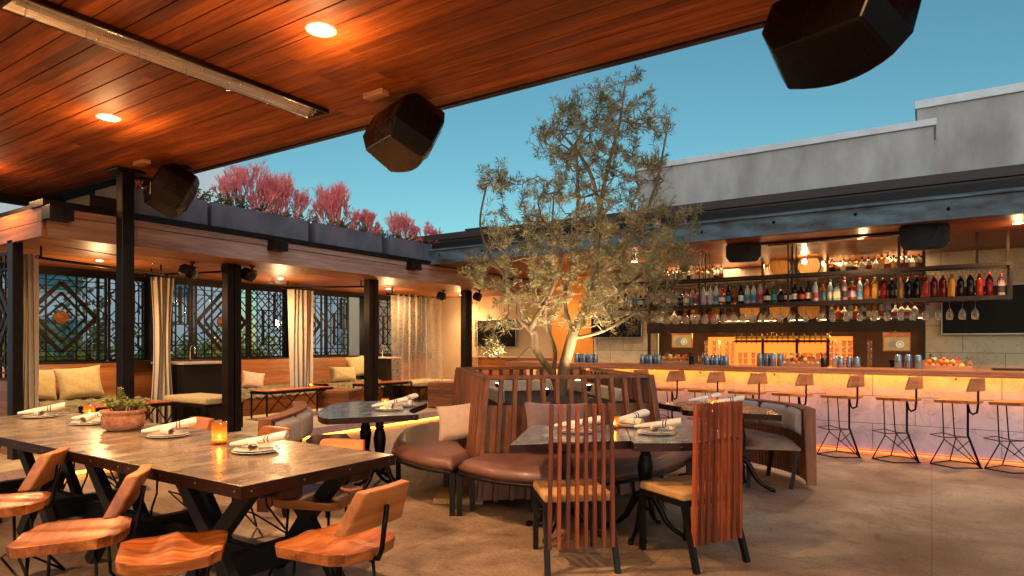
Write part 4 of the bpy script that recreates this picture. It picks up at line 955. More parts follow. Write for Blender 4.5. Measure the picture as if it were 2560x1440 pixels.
for i in range(4):
    s = MB(); n = 13 if i % 2 == 0 else 17; nn = (lp(i,1,0)-lp(i,0,0)).normalized(); up = Vector((-nn.y,nn.x,0))
    for k in range(n):
        u = (k+.12)/(n-.76); s.bar(lp(i,u,.05), lp(i,u,RZ-.032), .035, .075, tuple(up))
    s.build('slats', M['slat'], enc, True, bevel=.003)
    pnl = MB(); q = [lp(i,.01,.05),lp(i,.99,.05),lp(i,.99,.86),lp(i,.01,.86)]; off = up*(.03 if (cen-lp(i,.5,.5)).dot(up) > 0 else -.03)
    pnl.add([v+off for v in q]+[v+off*1.8 for v in q], [(0,1,2,3),(7,6,5,4),(0,4,5,1),(1,5,6,2),(2,6,7,3),(3,7,4,0)]); pnl.build('panel', M['slat'], enc, True)
so = MB(); gp = [cen+(p-cen)*1.0 for p in crn]
so.prism([(p.x,p.y) for p in gp], .82, .84); so.build('soil', M['soil'], enc, True)
cur = MB(); ci = [cen+(p-cen)*.80 for p in crn]; co2 = [cen+(p-cen)*.70 for p in crn]
for i in (1,2,3):
    j = (i+1)%4; vs = [ci[i],ci[j],co2[j],co2[i]]; cur.add([(v.x,v.y,.845) for v in vs]+[(v.x,v.y,.97) for v in vs], [(0,3,2,1),(4,5,6,7),(0,1,5,4),(1,2,6,5),(2,3,7,6),(3,0,4,7)])
cur.build('kerb', M['pale'], enc, True, bevel=.01)
# tree lights
for (x,y,l,e,tgt) in ((-3.02,6.05,'bright tree uplight right of the trunk behind the rail',90,(-3.4,6.2,2.9)),(-3.95,5.75,'tree uplight at the left of the trunk',80,(-3.8,6.1,2.9)),(-3.5,6.75,'tree uplight behind the trunk',70,(-3.4,6.2,3.2)),(-3.1,5.3,'tree uplight in front of the trunk',55,(-3.4,6.1,3.0))):
    t = thing('uplight', l, 'spotlight', (x,y,.845), group='spotlights at the foot of the tree')
    b = MB(); b.tube([(0,0,0),(0,0,.06)], .01, 8); b.lathe([(.025,.06),(.04,.09),(.042,.13),(.036,.13)], n=14, caps=False); b.build('body', M['black'], t)
    b = MB(); b.lathe([(.0005,.126),(.036,.128)], n=14, caps=False); b.build('lens', M['lamp'], t)
    d = (Vector(tgt)-Vector((x,y,.99))).normalized(); q = d.to_track_quat('-Z','Y').to_euler()
    lamp('SPOT', (x,y,.99), e, (1,.76,.45), .04, tuple(q), 105, .8, parent=t)
# ---------------------------------------------------------------- olive tree
TD = 7.0
def tp(px, py, dd=0):
    d = TD+dd; return Vector(((FW+RT*((px-1280)/1597))*d).to_3d()) + Vector((0,0,H+(856-py)*d/1597))
tr = random.Random(11)
limbs = [
 [(1402,985,0),(1408,930,0),(1420,880,0),(1434,830,0)],
 [(1434,830,0),(1466,770,.05),(1485,700,.1),(1492,620,.1),(1500,520,.15),(1520,420,.1),(1550,300,.1),(1565,190,.1)],
 [(1434,830,0),(1415,780,.1),(1412,730,.2),(1424,690,.25),(1440,600,.3),(1445,480,.3),(1440,360,.3)],
 [(1402,985,0),(1385,930,.05),(1388,880,.1),(1372,830,.15),(1362,790,.15),(1370,700,.2),(1378,600,.3),(1385,480,.3)],
 [(1402,985,0),(1380,935,-.1),(1345,885,-.2),(1335,835,-.25),(1325,822,-.3),(1298,795,-.3),(1292,750,-.3),(1262,690,-.4),(1225,640,-.45),(1200,560,-.4),(1215,470,-.4)],
 [(1335,885,-.2),(1325,868,-.3),(1300,890,-.4),(1285,905,-.5)],
 [(1466,770,.05),(1530,740,.15),(1600,690,.3),(1660,620,.4),(1700,560,.4)],
 [(1485,700,.1),(1540,640,-.1),(1600,560,-.2),(1640,460,-.2),(1665,340,-.2)],
 [(1500,520,.15),(1470,420,-.2),(1400,330,-.3),(1350,300,-.3)],
 [(1440,845,0),(1500,830,-.2),(1560,800,-.4),(1600,770,-.5)],
 [(1292,750,-.3),(1250,790,-.5),(1220,830,-.6)],
 [(1325,822,-.3),(1390,700,-.5),(1400,620,-.5),(1350,540,-.5)],
 [(1550,300,.1),(1590,260,.2),(1640,270,.2)],
]
nodes = []   # [pos, parent]
def addpath(pts, par, jit=.0):
    for p in pts:
        nodes.append([p, par, 0]); par = len(nodes)-1
    return par
def nearest(p, cond=None):
    best, bd = 0, 1e9
    for i, nd in enumerate(nodes):
        q = nd[0]; d = (q-p).length
        if q.z > p.z+.05: d += (q.z-p.z)*1.2
        if d < bd: bd, best = d, i
    return best
def smooth(pts, k=4):
    o = []
    for i in range(len(pts)-1):
        a, b2 = pts[i], pts[i+1]; pa = pts[max(0,i-1)]; nb = pts[min(len(pts)-1,i+2)]
        for j in range(k):
            t_ = j/k; o.append(.5*((2*a)+(b2-pa)*t_+(2*pa-5*a+4*b2-nb)*t_*t_+(-pa+3*a-3*b2+nb)*t_**3))
    return o+[pts[-1]]
for k, L in enumerate(limbs):
    P_ = [tp(*q)+(Vector((0,0,-.10)) if (k in (0,3,4) and i == 0) else Vector((0,0,0))) for i, q in enumerate(L)]; S = smooth(P_)
    if k == 0: addpath(S, -1)
    else: addpath(S[1:], nearest(S[0]))
nlimb = len(nodes)
# crown volume: blobs in (px, py, radius px, depth)
blobs = [(1560,235,75),(1500,290,85),(1420,300,75),(1630,300,65),(1585,380,85),(1470,400,100),(1370,350,60),(1640,420,45),(1400,480,90),(1530,500,90),(1625,520,75),(1240,450,55),(1300,480,50),(1265,550,60),(1350,590,70),(1470,590,90),(1580,620,90),(1690,560,55),(1730,520,35),(1650,650,70),(1230,660,65),(1190,670,40),(1330,690,80),(1440,690,90),(1550,720,85),(1640,740,60),(1270,770,60),(1230,810,40),(1390,770,60),(1500,790,55),(1590,790,50),(1230,870,30),(1700,640,50)]
att = []
wts = [b_[2]**2 for b_ in blobs]
for i in range(1200):
    bl = tr.choices(blobs, wts)[0]; a = tr.uniform(0,2*PI); q = tr.random()**.6*bl[2]
    att.append(tp(bl[0]+q*math.cos(a), bl[1]+q*math.sin(a), tr.uniform(-1,1)*min(.95,bl[2]/80)*.85-.05))
tips = []
def dlimb(p): return min((nodes[i][0]-p).length for i in range(nlimb))
att.sort(key=dlimb)
for p in att:
    i = nearest(p); q = nodes[i][0]; d = p-q; L = d.length
    if L < .05: tips.append(i); continue
    n = max(2, int(L/.09)); par = i; side = d.cross(Vector((tr.gauss(0,1),tr.gauss(0,1),tr.gauss(0,1)))).normalized()*L*.10
    for s in range(1, n+1):
        u = s/n; pos = q+d*u+Vector((0,0,-.14*L*math.sin(PI*u)))*.8+side*math.sin(PI*u)
        nodes.append([pos, par, 0]); par = len(nodes)-1
    tips.append(par)
for t_ in tips:
    i = t_
    while i >= 0: nodes[i][2] += 1; i = nodes[i][1]
tree = thing('olive_tree', 'tall airy olive tree lit from below in the slatted enclosure', 'tree', (nodes[0][0].x, nodes[0][0].y, .84))
bk = MB()
def rad(i): return min(.075, .0022*(nodes[i][2]+.4)**.5)
for i, nd in enumerate(nodes):
    if nd[1] >= 0:
        r1 = rad(i); r0 = min(rad(nd[1]), r1*1.5)
        bk.tube([nodes[nd[1]][0], nd[0]], [r0, r1], 8 if r1 > .02 else (5 if r1 > .007 else 3), cap=False)
bk.build('trunk', M['bark'], tree, True)
lf = MB()
def leaf(c, d, L, w_):
    s = d.cross(Vector((tr.gauss(0,1),tr.gauss(0,1),tr.gauss(0,1))))
    if s.length < 1e-3: return
    s.normalize(); n_ = d.cross(s)*w_*.35
    m_ = c+d*L*.5; lf.add([c, m_+s*w_+n_, c+d*L, m_-s*w_+n_, m_], [(0,1,4),(1,2,4),(4,2,3),(0,4,3)])
for t_ in tips:
    i = t_; nseg = 0
    while nodes[i][1] >= nlimb and nseg < 4 and nodes[i][2] < 7:
        a, c_ = nodes[nodes[i][1]][0], nodes[i][0]; d = (c_-a); L = d.length
        if L > 1e-4:
            dn = d.normalized()
            for k in range(9 if nseg else 8):
                o = Vector((tr.gauss(0,1),tr.gauss(0,1),tr.gauss(0,1))); o = (o-dn*o.dot(dn)).normalized()
                leaf(a+d*tr.random(), (dn*.7+o*1.25+Vector((0,0,.10))).normalized(), tr.uniform(.05,.095), .0046)
        i = nodes[i][1]; nseg += 1
    # top whorl
    p = nodes[t_][0]; a = nodes[nodes[t_][1]][0] if nodes[t_][1] >= 0 else p-Vector((0,0,.1)); dn = (p-a); dn = dn.normalized() if dn.length > 1e-4 else Vector((0,0,1))
    for k in range(6):
        o = Vector((tr.gauss(0,1),tr.gauss(0,1),tr.gauss(0,1))).normalized(); leaf(p, (dn*.8+o*.9+Vector((0,0,.15))).normalized(), tr.uniform(.045,.08), .0042)
lf.build('crown', M['olive'], tree, True)
print('tree leaves', len(lf.f)//4, 'nodes', len(nodes))
# ---------------------------------------------------------------- curved banquettes around the enclosure
def cr(pts, k=8):
    v = [Vector((p[0],p[1],0)) for p in pts]; return [(q.x,q.y) for q in smooth(v, k)]
def banquette(label, outer, inner, legs, z=.47):
    oc = cr(outer); n = len(oc)
    ic = [(inner[0][0]+(inner[1][0]-inner[0][0])*i/(n-1), inner[0][1]+(inner[1][1]-inner[0][1])*i/(n-1)) for i in range(n)]
    cx = sum(p[0] for p in oc+ic)/(2*n); cy_ = sum(p[1] for p in oc+ic)/(2*n)
    t = thing('banquette', label, 'bench', (cx,cy_,0), group='brown leather benches around the tree enclosure')
    b = MB(); nv = 10; th = .10
    def g(u, v):
        i = min(n-1, round(u*(n-1))); o, q = Vector(oc[i]), Vector(ic[i]); e = min(u,1-u)
        p = q+(o-q)*v; ed = min(1, min(v,1-v)/.10)**.5*min(1, e/.05+.0)**.5
        return (p.x,p.y,z-.055*(1-ed))
    def g2(u, v):
        p = g(u, v); return (p[0],p[1],z-th)
    b.grid(g, n-1, nv); b.grid(lambda u,v: g2(1-u, v), n-1, nv)
    k = n; ring = [j for j in range(n-1)]+[j*k+n-1 for j in range(nv)]+[nv*k+n-1-j for j in range(n-1)]+[(nv-j)*k for j in range(nv)]
    off = k*(nv+1); rb = [(i//k)*k+(n-1-(i%k))+off for i in ring]
    for i in range(len(ring)):
        j = (i+1)%len(ring); b.f.append((ring[i],rb[i],rb[j],ring[j])); b.m.append(0); b.sm.append(True)
    b.build('seat', M['leather'], t, True)
    f = MB(); pts = [(p[0],p[1],z-th-.02) for p in oc]; f.tube(pts, .016, 6)
    f.tube([(p[0],p[1],z-th-.02) for p in ic], .016, 6); f.bar((*oc[0],z-th-.02),(*ic[0],z-th-.02),.03); f.bar((*oc[-1],z-th-.02),(*ic[-1],z-th-.02),.03)
    f.build('frame', M['black'], t, True)
    for (u,v) in legs:
        i = min(n-1, round(u*(n-1))); p = Vector(ic[i])+(Vector(oc[i])-Vector(ic[i]))*v
        q = MB(); q.cbox((p.x,p.y,(z-th-.02)/2),(.045,.045,z-th-.02),A); q.build('leg', M['black'], t, True)
banquette('brown leather curved bench in front of the tree enclosure, with the grey pillow', [(-3.235,4.13),(-2.78,4.02),(-2.34,4.14),(-2.0,4.52),(-1.82,5.15),(-1.84,5.86)], [(-3.26,4.43),(-2.03,5.66)], [(.0,.96),(.0,.3),(.55,.9),(.97,.9),(.3,.3)])
banquette('brown leather curved bench left of the tree enclosure, with the cream pillow', [(-3.285,4.10),(-3.66,4.12),(-4.12,4.33),(-4.55,4.75),(-4.92,5.3),(-5.02,5.95)], [(-3.34,4.43),(-4.9,6.05)], [(.0,.96),(.62,.94),(.98,.9),(.3,.3)])
banquette('brown leather curved bench right of the tree enclosure, beside the curved booth', [(-1.84,5.94),(-1.75,6.35),(-1.95,6.9),(-2.45,7.25),(-3.0,7.4),(-3.5,7.35)], [(-2.05,5.76),(-3.6,7.3)], [(.0,.9),(.3,.94),(.98,.9)])
pillow((-3.83,4.95,.65),.52,.38,.16,0,0,'pink','cream pillow on the left leather bench',11).rotation_euler = (R_(-22),R_(-9),A+R_(-8))
pillow((-2.70,4.80,.70),.56,.42,.15,0,0,'mauve','grey mauve pillow leaning on the slats behind the front table',12).rotation_euler = (R_(-14),R_(2),A+R_(10))
b = MB(); q = [G(1083,1262,0),G(1110,1228,0),G(1215,1235,0),G(1207,1263,0)]
b.prism([(p.x,p.y) for p in q], .002, .055); tag(b.build('stone_slab', M['stone'], world=True, bevel=.006), 'rough golden granite slab on the floor by the bench leg', 'slab')
b = MB(); q = [G(1265,1235,0),G(1268,1213,0),G(1392,1212,0),G(1400,1235,0)]
b.prism([(p.x,p.y) for p in q], .002, .055); tag(b.build('stone_slab', M['stone'], world=True, bevel=.006), 'rough granite slab in the shade under the front leather bench', 'slab')
# ---------------------------------------------------------------- cast iron tables with zinc tops
def pedestal(t, x, y):
    b = MB(); b.lathe([(.05,.18),(.055,.22),(.035,.26),(.040,.34),(.055,.44),(.060,.50),(.050,.56),(.034,.60),(.050,.615),(.036,.63),(.045,.68),(.06,.70)], (x,y,0), 18); b.build('column', M['iron'], t, True)
    for k in range(4):
        a = A+PI/4+k*PI/2+.25; dx, dy = math.cos(a), math.sin(a); b = MB()
        pts = [(.02,.30),(.07,.27),(.11,.20),(.15,.12),(.21,.06),(.27,.03),(.31,.022)]
        b.tube([(x+dx*r_,y+dy*r_,z_) for r_, z_ in pts], [.032,.030,.026,.022,.018,.016,.022], 8); b.lathe([(.02,.0),(.022,.03),(.001,.032)], (x+dx*.31,y+dy*.31,0), 8); b.build('foot', M['iron'], t, True)
    b = MB(); b.cbox((x,y,.707),(.30,.30,.012),A); b.build('top_plate', M['iron'], t, True)
def shapetable(label, polys, peds, top='ztop'):
    xs = [p[0] for q in polys for p in q]; ys = [p[1] for q in polys for p in q]
    t = thing('iron_table', label, 'table', (sum(xs)/len(xs), sum(ys)/len(ys), 0), group='shaped zinc tables on cast iron feet')
    for q in polys:
        b = MB(); b.prism(q, TZ-.052, TZ); b.build('tabletop', M[top], t, True, bevel=.002)
        e = MB(); n = len(q); ar = sum(q[i][0]*q[(i+1)%n][1]-q[(i+1)%n][0]*q[i][1] for i in range(n)); sg = 1 if ar > 0 else -1
        cq = Vector((sum(p[0] for p in q)/n, sum(p[1] for p in q)/n))
        oq = []
        for i in range(n):
            a, c_, d = Vector(q[i-1]), Vector(q[i]), Vector(q[(i+1)%n]); e1 = (c_-a).normalized(); e2 = (d-c_).normalized(); nn = Vector((e1.y+e2.y, -e1.x-e2.x))*sg
            nn = nn.normalized() if nn.length > 1e-4 else Vector((0,0)); oq.append(c_+nn*.004)
        vs = [(p.x,p.y,TZ-.055) for p in oq]+[(p.x,p.y,TZ-.002) for p in oq]; e.add(vs, [(i,(i+1)%n,n+(i+1)%n,n+i) for i in range(n)]); e.build('edge_band', M['tedge'], t, True)
        acc = 0.06
        for i in range(n):
            a, c_ = oq[i], oq[(i+1)%n]; L = (c_-a).length
            while acc < L:
                p = a+(c_-a)*(acc/L); r_ = MB(); r_.lathe([(.006,-.004),(.007,0),(.006,.004)], (p.x,p.y,TZ-.028), 6); r_.build('rivet', M['rivet'], t, True); acc += .30
            acc -= L
    for p in peds: pedestal(t, *p)
    return t
p1 = [(-2.67,4.34),(-2.27,3.43),(-1.69,4.03),(-2.06,4.78)]
p2 = [(-2.055,4.785),(-1.685,4.03),(-1.63,3.945)]+cr([(-1.38,4.11),(-1.22,4.32),(-1.16,4.58),(-1.24,4.85)],4)+[(-1.45,4.98),(-1.80,4.95)]
shapetable('zinc table in two shaped pieces in front of the tree, by the tall slat chairs', [p1,p2], [(-1.78,4.52),(-2.30,4.22)])
p3 = cr([(-4.62,5.34),(-5.02,5.30),(-5.36,5.05),(-5.36,4.70),(-5.10,4.32),(-4.75,3.96),(-4.48,3.78),(-4.38,3.76)],3)+[(-3.93,4.42)]+cr([(-4.10,4.50),(-4.26,4.66),(-4.40,4.92),(-4.52,5.16)],3)
shapetable('zinc table reflecting the blue sky left of the tree enclosure', [p3], [(-4.85,4.65),(-4.42,4.42)])
p4 = [(-2.55,6.72),(-2.15,6.42)]+cr([(-2.09,6.30),(-2.05,6.18),(-1.97,6.12)],3)+[(-1.14,6.20)]+cr([(-1.32,6.65),(-1.70,7.05),(-2.15,7.20)],4)
shapetable('zinc table behind the tall slat chair, next to the curved booth', [p4], [(-1.9,6.6),(-1.56,6.40)], 'ttop')
setting(-2.18,4.18,TZ,A+R_(-20),'on the front table behind the first tall chair','napblue',seed=5)
setting(-1.66,4.42,TZ,A+R_(-35),'on the front table between the tall chairs','napblue',seed=6)
setting(-1.98,4.72,TZ,A+R_(20),'at the back of the front table','napblue',seed=7)
votive(-2.02,4.50,TZ,'candle glass at the middle of the front table',.035,.10,.35)
setting(-4.42,4.55,TZ,A+R_(10),'on the blue reflecting table, nearer one',seed=8)
setting(-4.55,4.90,TZ,A+R_(40),'on the blue reflecting table, farther one',seed=9)
votive(-4.72,4.80,TZ,'lit candle on the blue reflecting table',.038,.08,.5)
setting(-2.02,6.80,TZ,A+R_(0),'on the right table, left of the candle glass','napblue',seed=10)
setting(-1.75,6.62,TZ,A+R_(-25),'on the right table behind the second tall chair','napblue',seed=12)
votive(-1.86,6.55,TZ,'candle glass on the right table beside the booth',.038,.10,.4)
votive(-9.2,7.52,.62,'lit candle on the low table of the second cabana',.04,.09,.5)
votive(-9.3,9.22,.62,'lit candle on the low table by the third cabana post',.04,.09,.5)
# ---------------------------------------------------------------- tall slat chairs (local front +Y)
def slatchair(label):
    t = thing('slat_back_chair', label, 'chair', (0,0,0), group='tall slat backed chairs at the front table')
    W, D, z = .44, .43, .45
    b = MB(); pr = 8
    b.box(-W/2,W/2,-D/2+.0,D/2,z-.035,z+.02); b.build('seat_pad', M['tan'], t, bevel=.016, seg=3)
    b = MB(); b.box(-W/2,W/2,-D/2,-D/2+.03,z-.07,z-.036); b.box(-W/2,W/2,D/2-.03,D/2,z-.07,z-.036); b.box(-W/2,-W/2+.03,-D/2+.03,D/2-.03,z-.07,z-.036); b.box(W/2-.03,W/2,-D/2+.03,D/2-.03,z-.07,z-.036); b.build('seat_frame', M['black'], t)
    for s in (-1,1):
        b = MB(); b.bar((s*(W/2-.017),D/2-.017,0),(s*(W/2-.017),D/2-.017,z-.07),.034,.034,(0,1,0)); b.build('leg', M['black'], t)
        b = MB(); b.bar((s*(W/2+.0),-D/2-.11,0),(s*(W/2-.012),-D/2+.015,z-.04),.034,.034,(0,1,0)); b.build('leg', M['black'], t)
    n = 8
    for k in range(n):
        x = -W/2+.03+(W-.06)*k/(n-1); b = MB(); tl = .05
        y0 = -D/2-.045
        sp = (k-(n-1)/2)*.0035
        b.bar((x+sp,y0-.02,.16),(x,y0-.005,z),.022,.042,(0,1,0)); 
        b.v = []; b.f = []; b.m = []; b.sm = []
        pts = [(.15,-.02),(.45,-.024),(.72,-.028),(1.04,-.032)]
        for i in range(3):
            pass
        vs = []
        for (zz,yy) in pts:
            for (ax_,ay) in ((-1,-1),(1,-1),(1,1),(-1,1)): vs.append((x+sp*(1-zz)+ax_*.0115, y0+yy+ay*.016, zz))
        fs = [(3,2,1,0),(12,13,14,15)]+[(i*4+j, i*4+(j+1)%4, (i+1)*4+(j+1)%4, (i+1)*4+j) for i in range(3) for j in range(4)]
        b.add(vs, fs); b.build('back_slat', M['chairslat'], t, bevel=.002, seg=1)
    b = MB(); b.tube([(-W/2+.03,y0-.022,.80),(W/2-.03,y0-.022,.80)], .006, 8); b.build('cross_rod', M['rivet'], t)
    b = MB(); b.tube([(-W/2,-.05,.33),(-.12,.1,.34),(W/2,.02,.35)], .006, 6); b.build('stay', M['black'], t)
    return t
sc0 = slatchair('tall redwood slat chair with its back squarely to the viewer')
def put(o, rearmid, deg):
    f = Vector((math.cos(R_(deg)), math.sin(R_(deg)))); c = Vector(rearmid)+f*(.43/2+.11); o.location = (c.x,c.y,0); o.rotation_euler = (0,0,R_(deg-90))
put(sc0, (-1.78,3.50), 131)
s2 = dup(sc0, (0,0,0), 0, 'tall redwood slat chair turned to the left, at the right of the front table'); put(s2, (-1.10,4.09), 152)
# ---------------------------------------------------------------- curved booths
def booth(label, back, side, zt=.80, cut=None, seatd=.50):
    bc = cr(back, 8); n = len(bc); cx = sum(p[0] for p in bc)/n; cy_ = sum(p[1] for p in bc)/n
    t = thing('curved_booth', label, 'booth', (cx,cy_,0), group='curved slatted booths with grey channelled backs')
    nr = []
    for i in range(n):
        d = (Vector(bc[min(i+1,n-1)])-Vector(bc[max(i-1,0)])).normalized(); nr.append(Vector((-d.y,d.x))*side)   # towards the sitter
    L = [0]
    for i in range(1,n): L.append(L[-1]+(Vector(bc[i])-Vector(bc[i-1])).length)
    def at(s):
        s = max(0,min(L[-1],s)); i = 1
        while i < n-1 and L[i] < s: i += 1
        f = (s-L[i-1])/max(1e-6,L[i]-L[i-1]); return Vector(bc[i-1]).lerp(Vector(bc[i]),f), nr[i-1].lerp(nr[i],f).normalized()
    sl = MB(); s = .02
    while s < L[-1]:
        p, q = at(s); sl.bar((p.x+q.x*-.02,p.y+q.y*-.02,.05),(p.x,p.y,zt-.02),.018,.05,(q.x,q.y,0)); s += .048
    sl.build('slats', M['slat'], t, True)
    tb = MB(); s = .02
    while s < L[-1]:
        p, q = at(s); tb.cbox((p.x+q.x*.02,p.y+q.y*.02,zt-.012),(.012,.13,.022),math.atan2(q.y,q.x)-PI/2); s += .018
    tb.build('top_slats', M['slat'], t, True)
    for e in (0, L[-1]):
        p, q = at(e); sb = MB(); dd = Vector((q.y,-q.x))
        vs = []
        for zz,o0,o1 in ((.05,-.05,.04),(zt,-.04,.07)):
            for o in (o0,o1):
                for k in (-.02,.02): vs.append((p.x+q.x*o+dd.x*k, p.y+q.y*o+dd.y*k, zz))
        sb.add(vs, [(0,1,3,2),(4,6,7,5),(0,4,5,1),(2,3,7,6),(0,2,6,4),(1,5,7,3)]); sb.build('end_board', M['slat'], t, True, bevel=.002)
    nseg = 3 if L[-1] > 1.3 else 2
    for k in range(nseg):
        c = MB(); s0, s1 = L[-1]*k/nseg+.04, L[-1]*(k+1)/nseg-.03; nu = 60
        def g(u, v):
            p, q = at(s0+(s1-s0)*u); ed = min(1,min(u,1-u)*14)*min(1,min(v,1-v)*7); ch = .012*abs(math.sin(u*PI*12))
            o = .075+.055*ed**.5+ch*ed; zz = .52+.25*v
            return (p.x+q.x*o,p.y+q.y*o,zz)
        c.grid(g, nu, 8); c.grid(lambda u,v: (lambda p,q: (p.x+q.x*.075,p.y+q.y*.075,.52+.25*v))(*at(s0+(s1-s0)*u)), nu, 1); c.build('back_cushion', M['channel'], t, True)
    se = MB()
    def g(u, v):
        p, q = at(L[-1]*u); ed = min(1,min(u,1-u)*18)*min(1,min(v,1-v)*8); o = .09+(seatd)*v; zz = .40+.06*max(0,ed)**.5
        return (p.x+q.x*o,p.y+q.y*o,zz)
    se.grid(g, 30, 10); se.grid(lambda u,v: (g(1-u,v)[0],g(1-u,v)[1],.375), 30, 10)
    for vv in (0,1): se.grid(lambda u,v: (g(u,vv)[0],g(u,vv)[1],.375+(g(u,vv)[2]-.375)*(v if vv == 0 else 1-v)), 30, 1)
    for uu in (0,1): se.grid(lambda u,v: (g(uu,u)[0],g(uu,u)[1],.375+(g(uu,u)[2]-.375)*v), 10, 1)
    se.build('seat', M['benchfab'], t, True)
    fr = MB(); fr.tube([(lambda r_: (r_[0],r_[1],.36))(g(k/16,.97)) for k in range(17)], .014, 6)
    fr.tube([(lambda r_: (r_[0],r_[1],.36))(g(k/16,.05)) for k in range(17)], .014, 6); fr.build('seat_frame', M['black'], t, True)
    for (u,v) in ((.01,.95),(.99,.95),(.01,.05),(.99,.05),(.5,.05)):
        x, y, _ = g(u,v); p, q = at(L[-1]*u); k = .06 if v < .5 else 0
        lg = MB(); lg.bar((x+q.x*k,y+q.y*k,0),(x,y,.37),.032,.032,(q.x,q.y,0)); lg.build('leg', M['black'], t, True)
    return t
booth('curved booth at the right, grey back cushions and flared slats, facing the tree', [(-.97,6.70),(-1.16,7.12),(-1.50,7.45),(-1.95,7.72)], 1, .78)
booth('curved booth at the left, seen past the communal table', [(-4.52,3.22),(-4.78,3.62),(-5.12,4.02),(-5.55,4.35)], -1, .80, seatd=.45)
# ---------------------------------------------------------------- bar
BY, BZ = 9.60, 1.08
bx0, bx1 = -6.25, 3.2
bar_ = thing('bar_counter', 'long marble fronted bar with oak top and glowing amber underside', 'bar counter', ((bx0+bx1)/2, BY+.3, 0))
b = MB(); b.box(bx0+.25,bx1,BY,BY+.08,.0,BZ-.07); b.build('marble_front', M['marble'], bar_, True)
b = MB(); b.box(bx0,bx1,BY-.30,BY+.42,BZ-.045,BZ); b.box(bx0,bx1,BY-.302,BY-.26,BZ-.075,BZ-.046); b.build('bar_top', M['bartop'], bar_, True, bevel=.006)
b = MB(); b.box(bx0+.25,bx1,BY-.24,BY-.22,BZ-.060,BZ-.048); b.build('led_strip', M['led'], bar_, True)
for k in range(9):
    x = bx0+.8+k*1.02; d = bpy.data.lights.new('strip_light','AREA'); d.shape = 'RECTANGLE'; d.size = 1.0; d.size_y = .02; d.energy = 1.1; d.color = (1,.20,.03)
    o = bpy.data.objects.new('strip_light', d); col.objects.link(o); o.parent = bar_; o.location = Vector((x,BY-.012,.03))-bar_.location; o.rotation_euler = (R_(-75),0,0)
b = MB(); b.box(bx0+.3,bx1,BY-.009,BY-.002,.012,.018); b.build('floor_strip', M['led3'], bar_, True)
b = MB(); b.box(bx0+.25,bx1,BY+.45,BY+.95,.0,.92); b.box(bx0+.25,bx0+.3,BY+.08,BY+.42,0,BZ-.05); b.build('service_counter', M['chrome'], bar_, True)
for x in (-5,-3.95,-2.9,-1.85,-.8,.25,1.3):
    b = MB(); b.tube([(x,BY-.07,BZ-.10),(x,BY-.05,BZ-.12),(x,BY-.004,BZ-.11)], .008, 6); b.build('bag_hook', M['rod'], bar_, True)
for k in range(9):   # light thrown by the strip, one lamp for each metre of it
    x = bx0+.8+k*1.02; d = bpy.data.lights.new('strip_light','AREA'); d.shape = 'RECTANGLE'; d.size = 1.0; d.size_y = .03; d.energy = 2.8; d.color = (1,.25,.012)
    o = bpy.data.objects.new('strip_light', d); col.objects.link(o); o.location = (x,BY-.05,BZ-.066); o.rotation_euler = (R_(28),0,0); o.parent = bar_; o.location = Vector((x,BY-.19,BZ-.062))-bar_.location; o.rotation_euler = (R_(50),0,0); d.energy = 2.3
# roof over the bar
BC = 2.82
br_ = thing('bar_roof', 'flat bar roof with a blue washed steel beam and dark metal edge', 'roof', (-3,11,0))
b = MB(); b.box(-12,6,8.82,14,BC,BC+.02); b.build('ceiling', M['soffit3'], br_, True)
b = MB(); b.box(-12,6,8.80,14,BC+.022,3.2); b.build('roof', M['blackp'], br_, True)
b = MB(); b.box(-12,6,8.74,8.78,BC-.01,BC+.24); b.box(-12,6,8.70,8.80,BC-.014,BC+.0); b.box(-12,6,8.70,8.739,BC+.225,BC+.245); b.build('steel_beam', M['rust'], br_, True, bevel=.002)
for k in range(18):
    b = MB(); b.lathe([(.02,0),(.02,.008),(.008,.016),(.001,.018)], (-11+.93*k,8.74,BC+.13+(.02 if k%3 else -.02)), 8, Matrix.Rotation(PI/2,4,'X'), caps=False); b.build('bolt', M['iron'], br_, True)
b = MB(); b.box(-12,6,8.79,9.3,3.07,3.10); b.build('drip_edge', M['capl'], br_, True, bevel=.003)
b = MB(); b.box(-12,6,8.86,9.35,3.10,3.24); b.box(-12,6,8.84,9.4,3.245,3.36); b.build('metal_edge', M['cap'], br_, True, bevel=.005)
b = MB(); q = onY(1195,9.3); b.box(q-.25,q+.2,9.3,9.7,3.36,3.46); b.box(q-.28,q+.23,9.27,9.73,3.46,3.49); tag(b.build('roof_vent', M['cap'], world=True, bevel=.004), 'low dark vent box on the bar roof left of the tree', 'vent')
# grey buildings above
b = thing('grey_building', 'long smooth grey stucco wall with pale coping above the bar', 'building', (-2.5,14,0)); q = MB(); q.box(-5.3,.03,13.0,15.5,3.0,5.10); q.build('wall', M['stucco'], b, True); q = MB(); q.box(-5.34,.07,12.96,15.5,5.102,5.22); q.build('coping', M['coping'], b, True, bevel=.006)
b = thing('tall_grey_building', 'taller grey stucco building at the upper right corner', 'building', (4,16,0)); q = MB(); q.box(-.22,10,13.9,18,3.0,5.70); q.build('wall', M['stucco'], b, True); q = MB(); q.box(-.26,10,13.86,18,5.702,5.85); q.build('coping', M['coping'], b, True, bevel=.006)
b = MB(); q = onY(1620,14.2); b.box(q-.3,q+.3,14.2,14.8,5.22,5.42); tag(b.build('chimney_box', M['coping'], world=True, bevel=.01), 'small pale box on the grey building behind the tree', 'chimney')
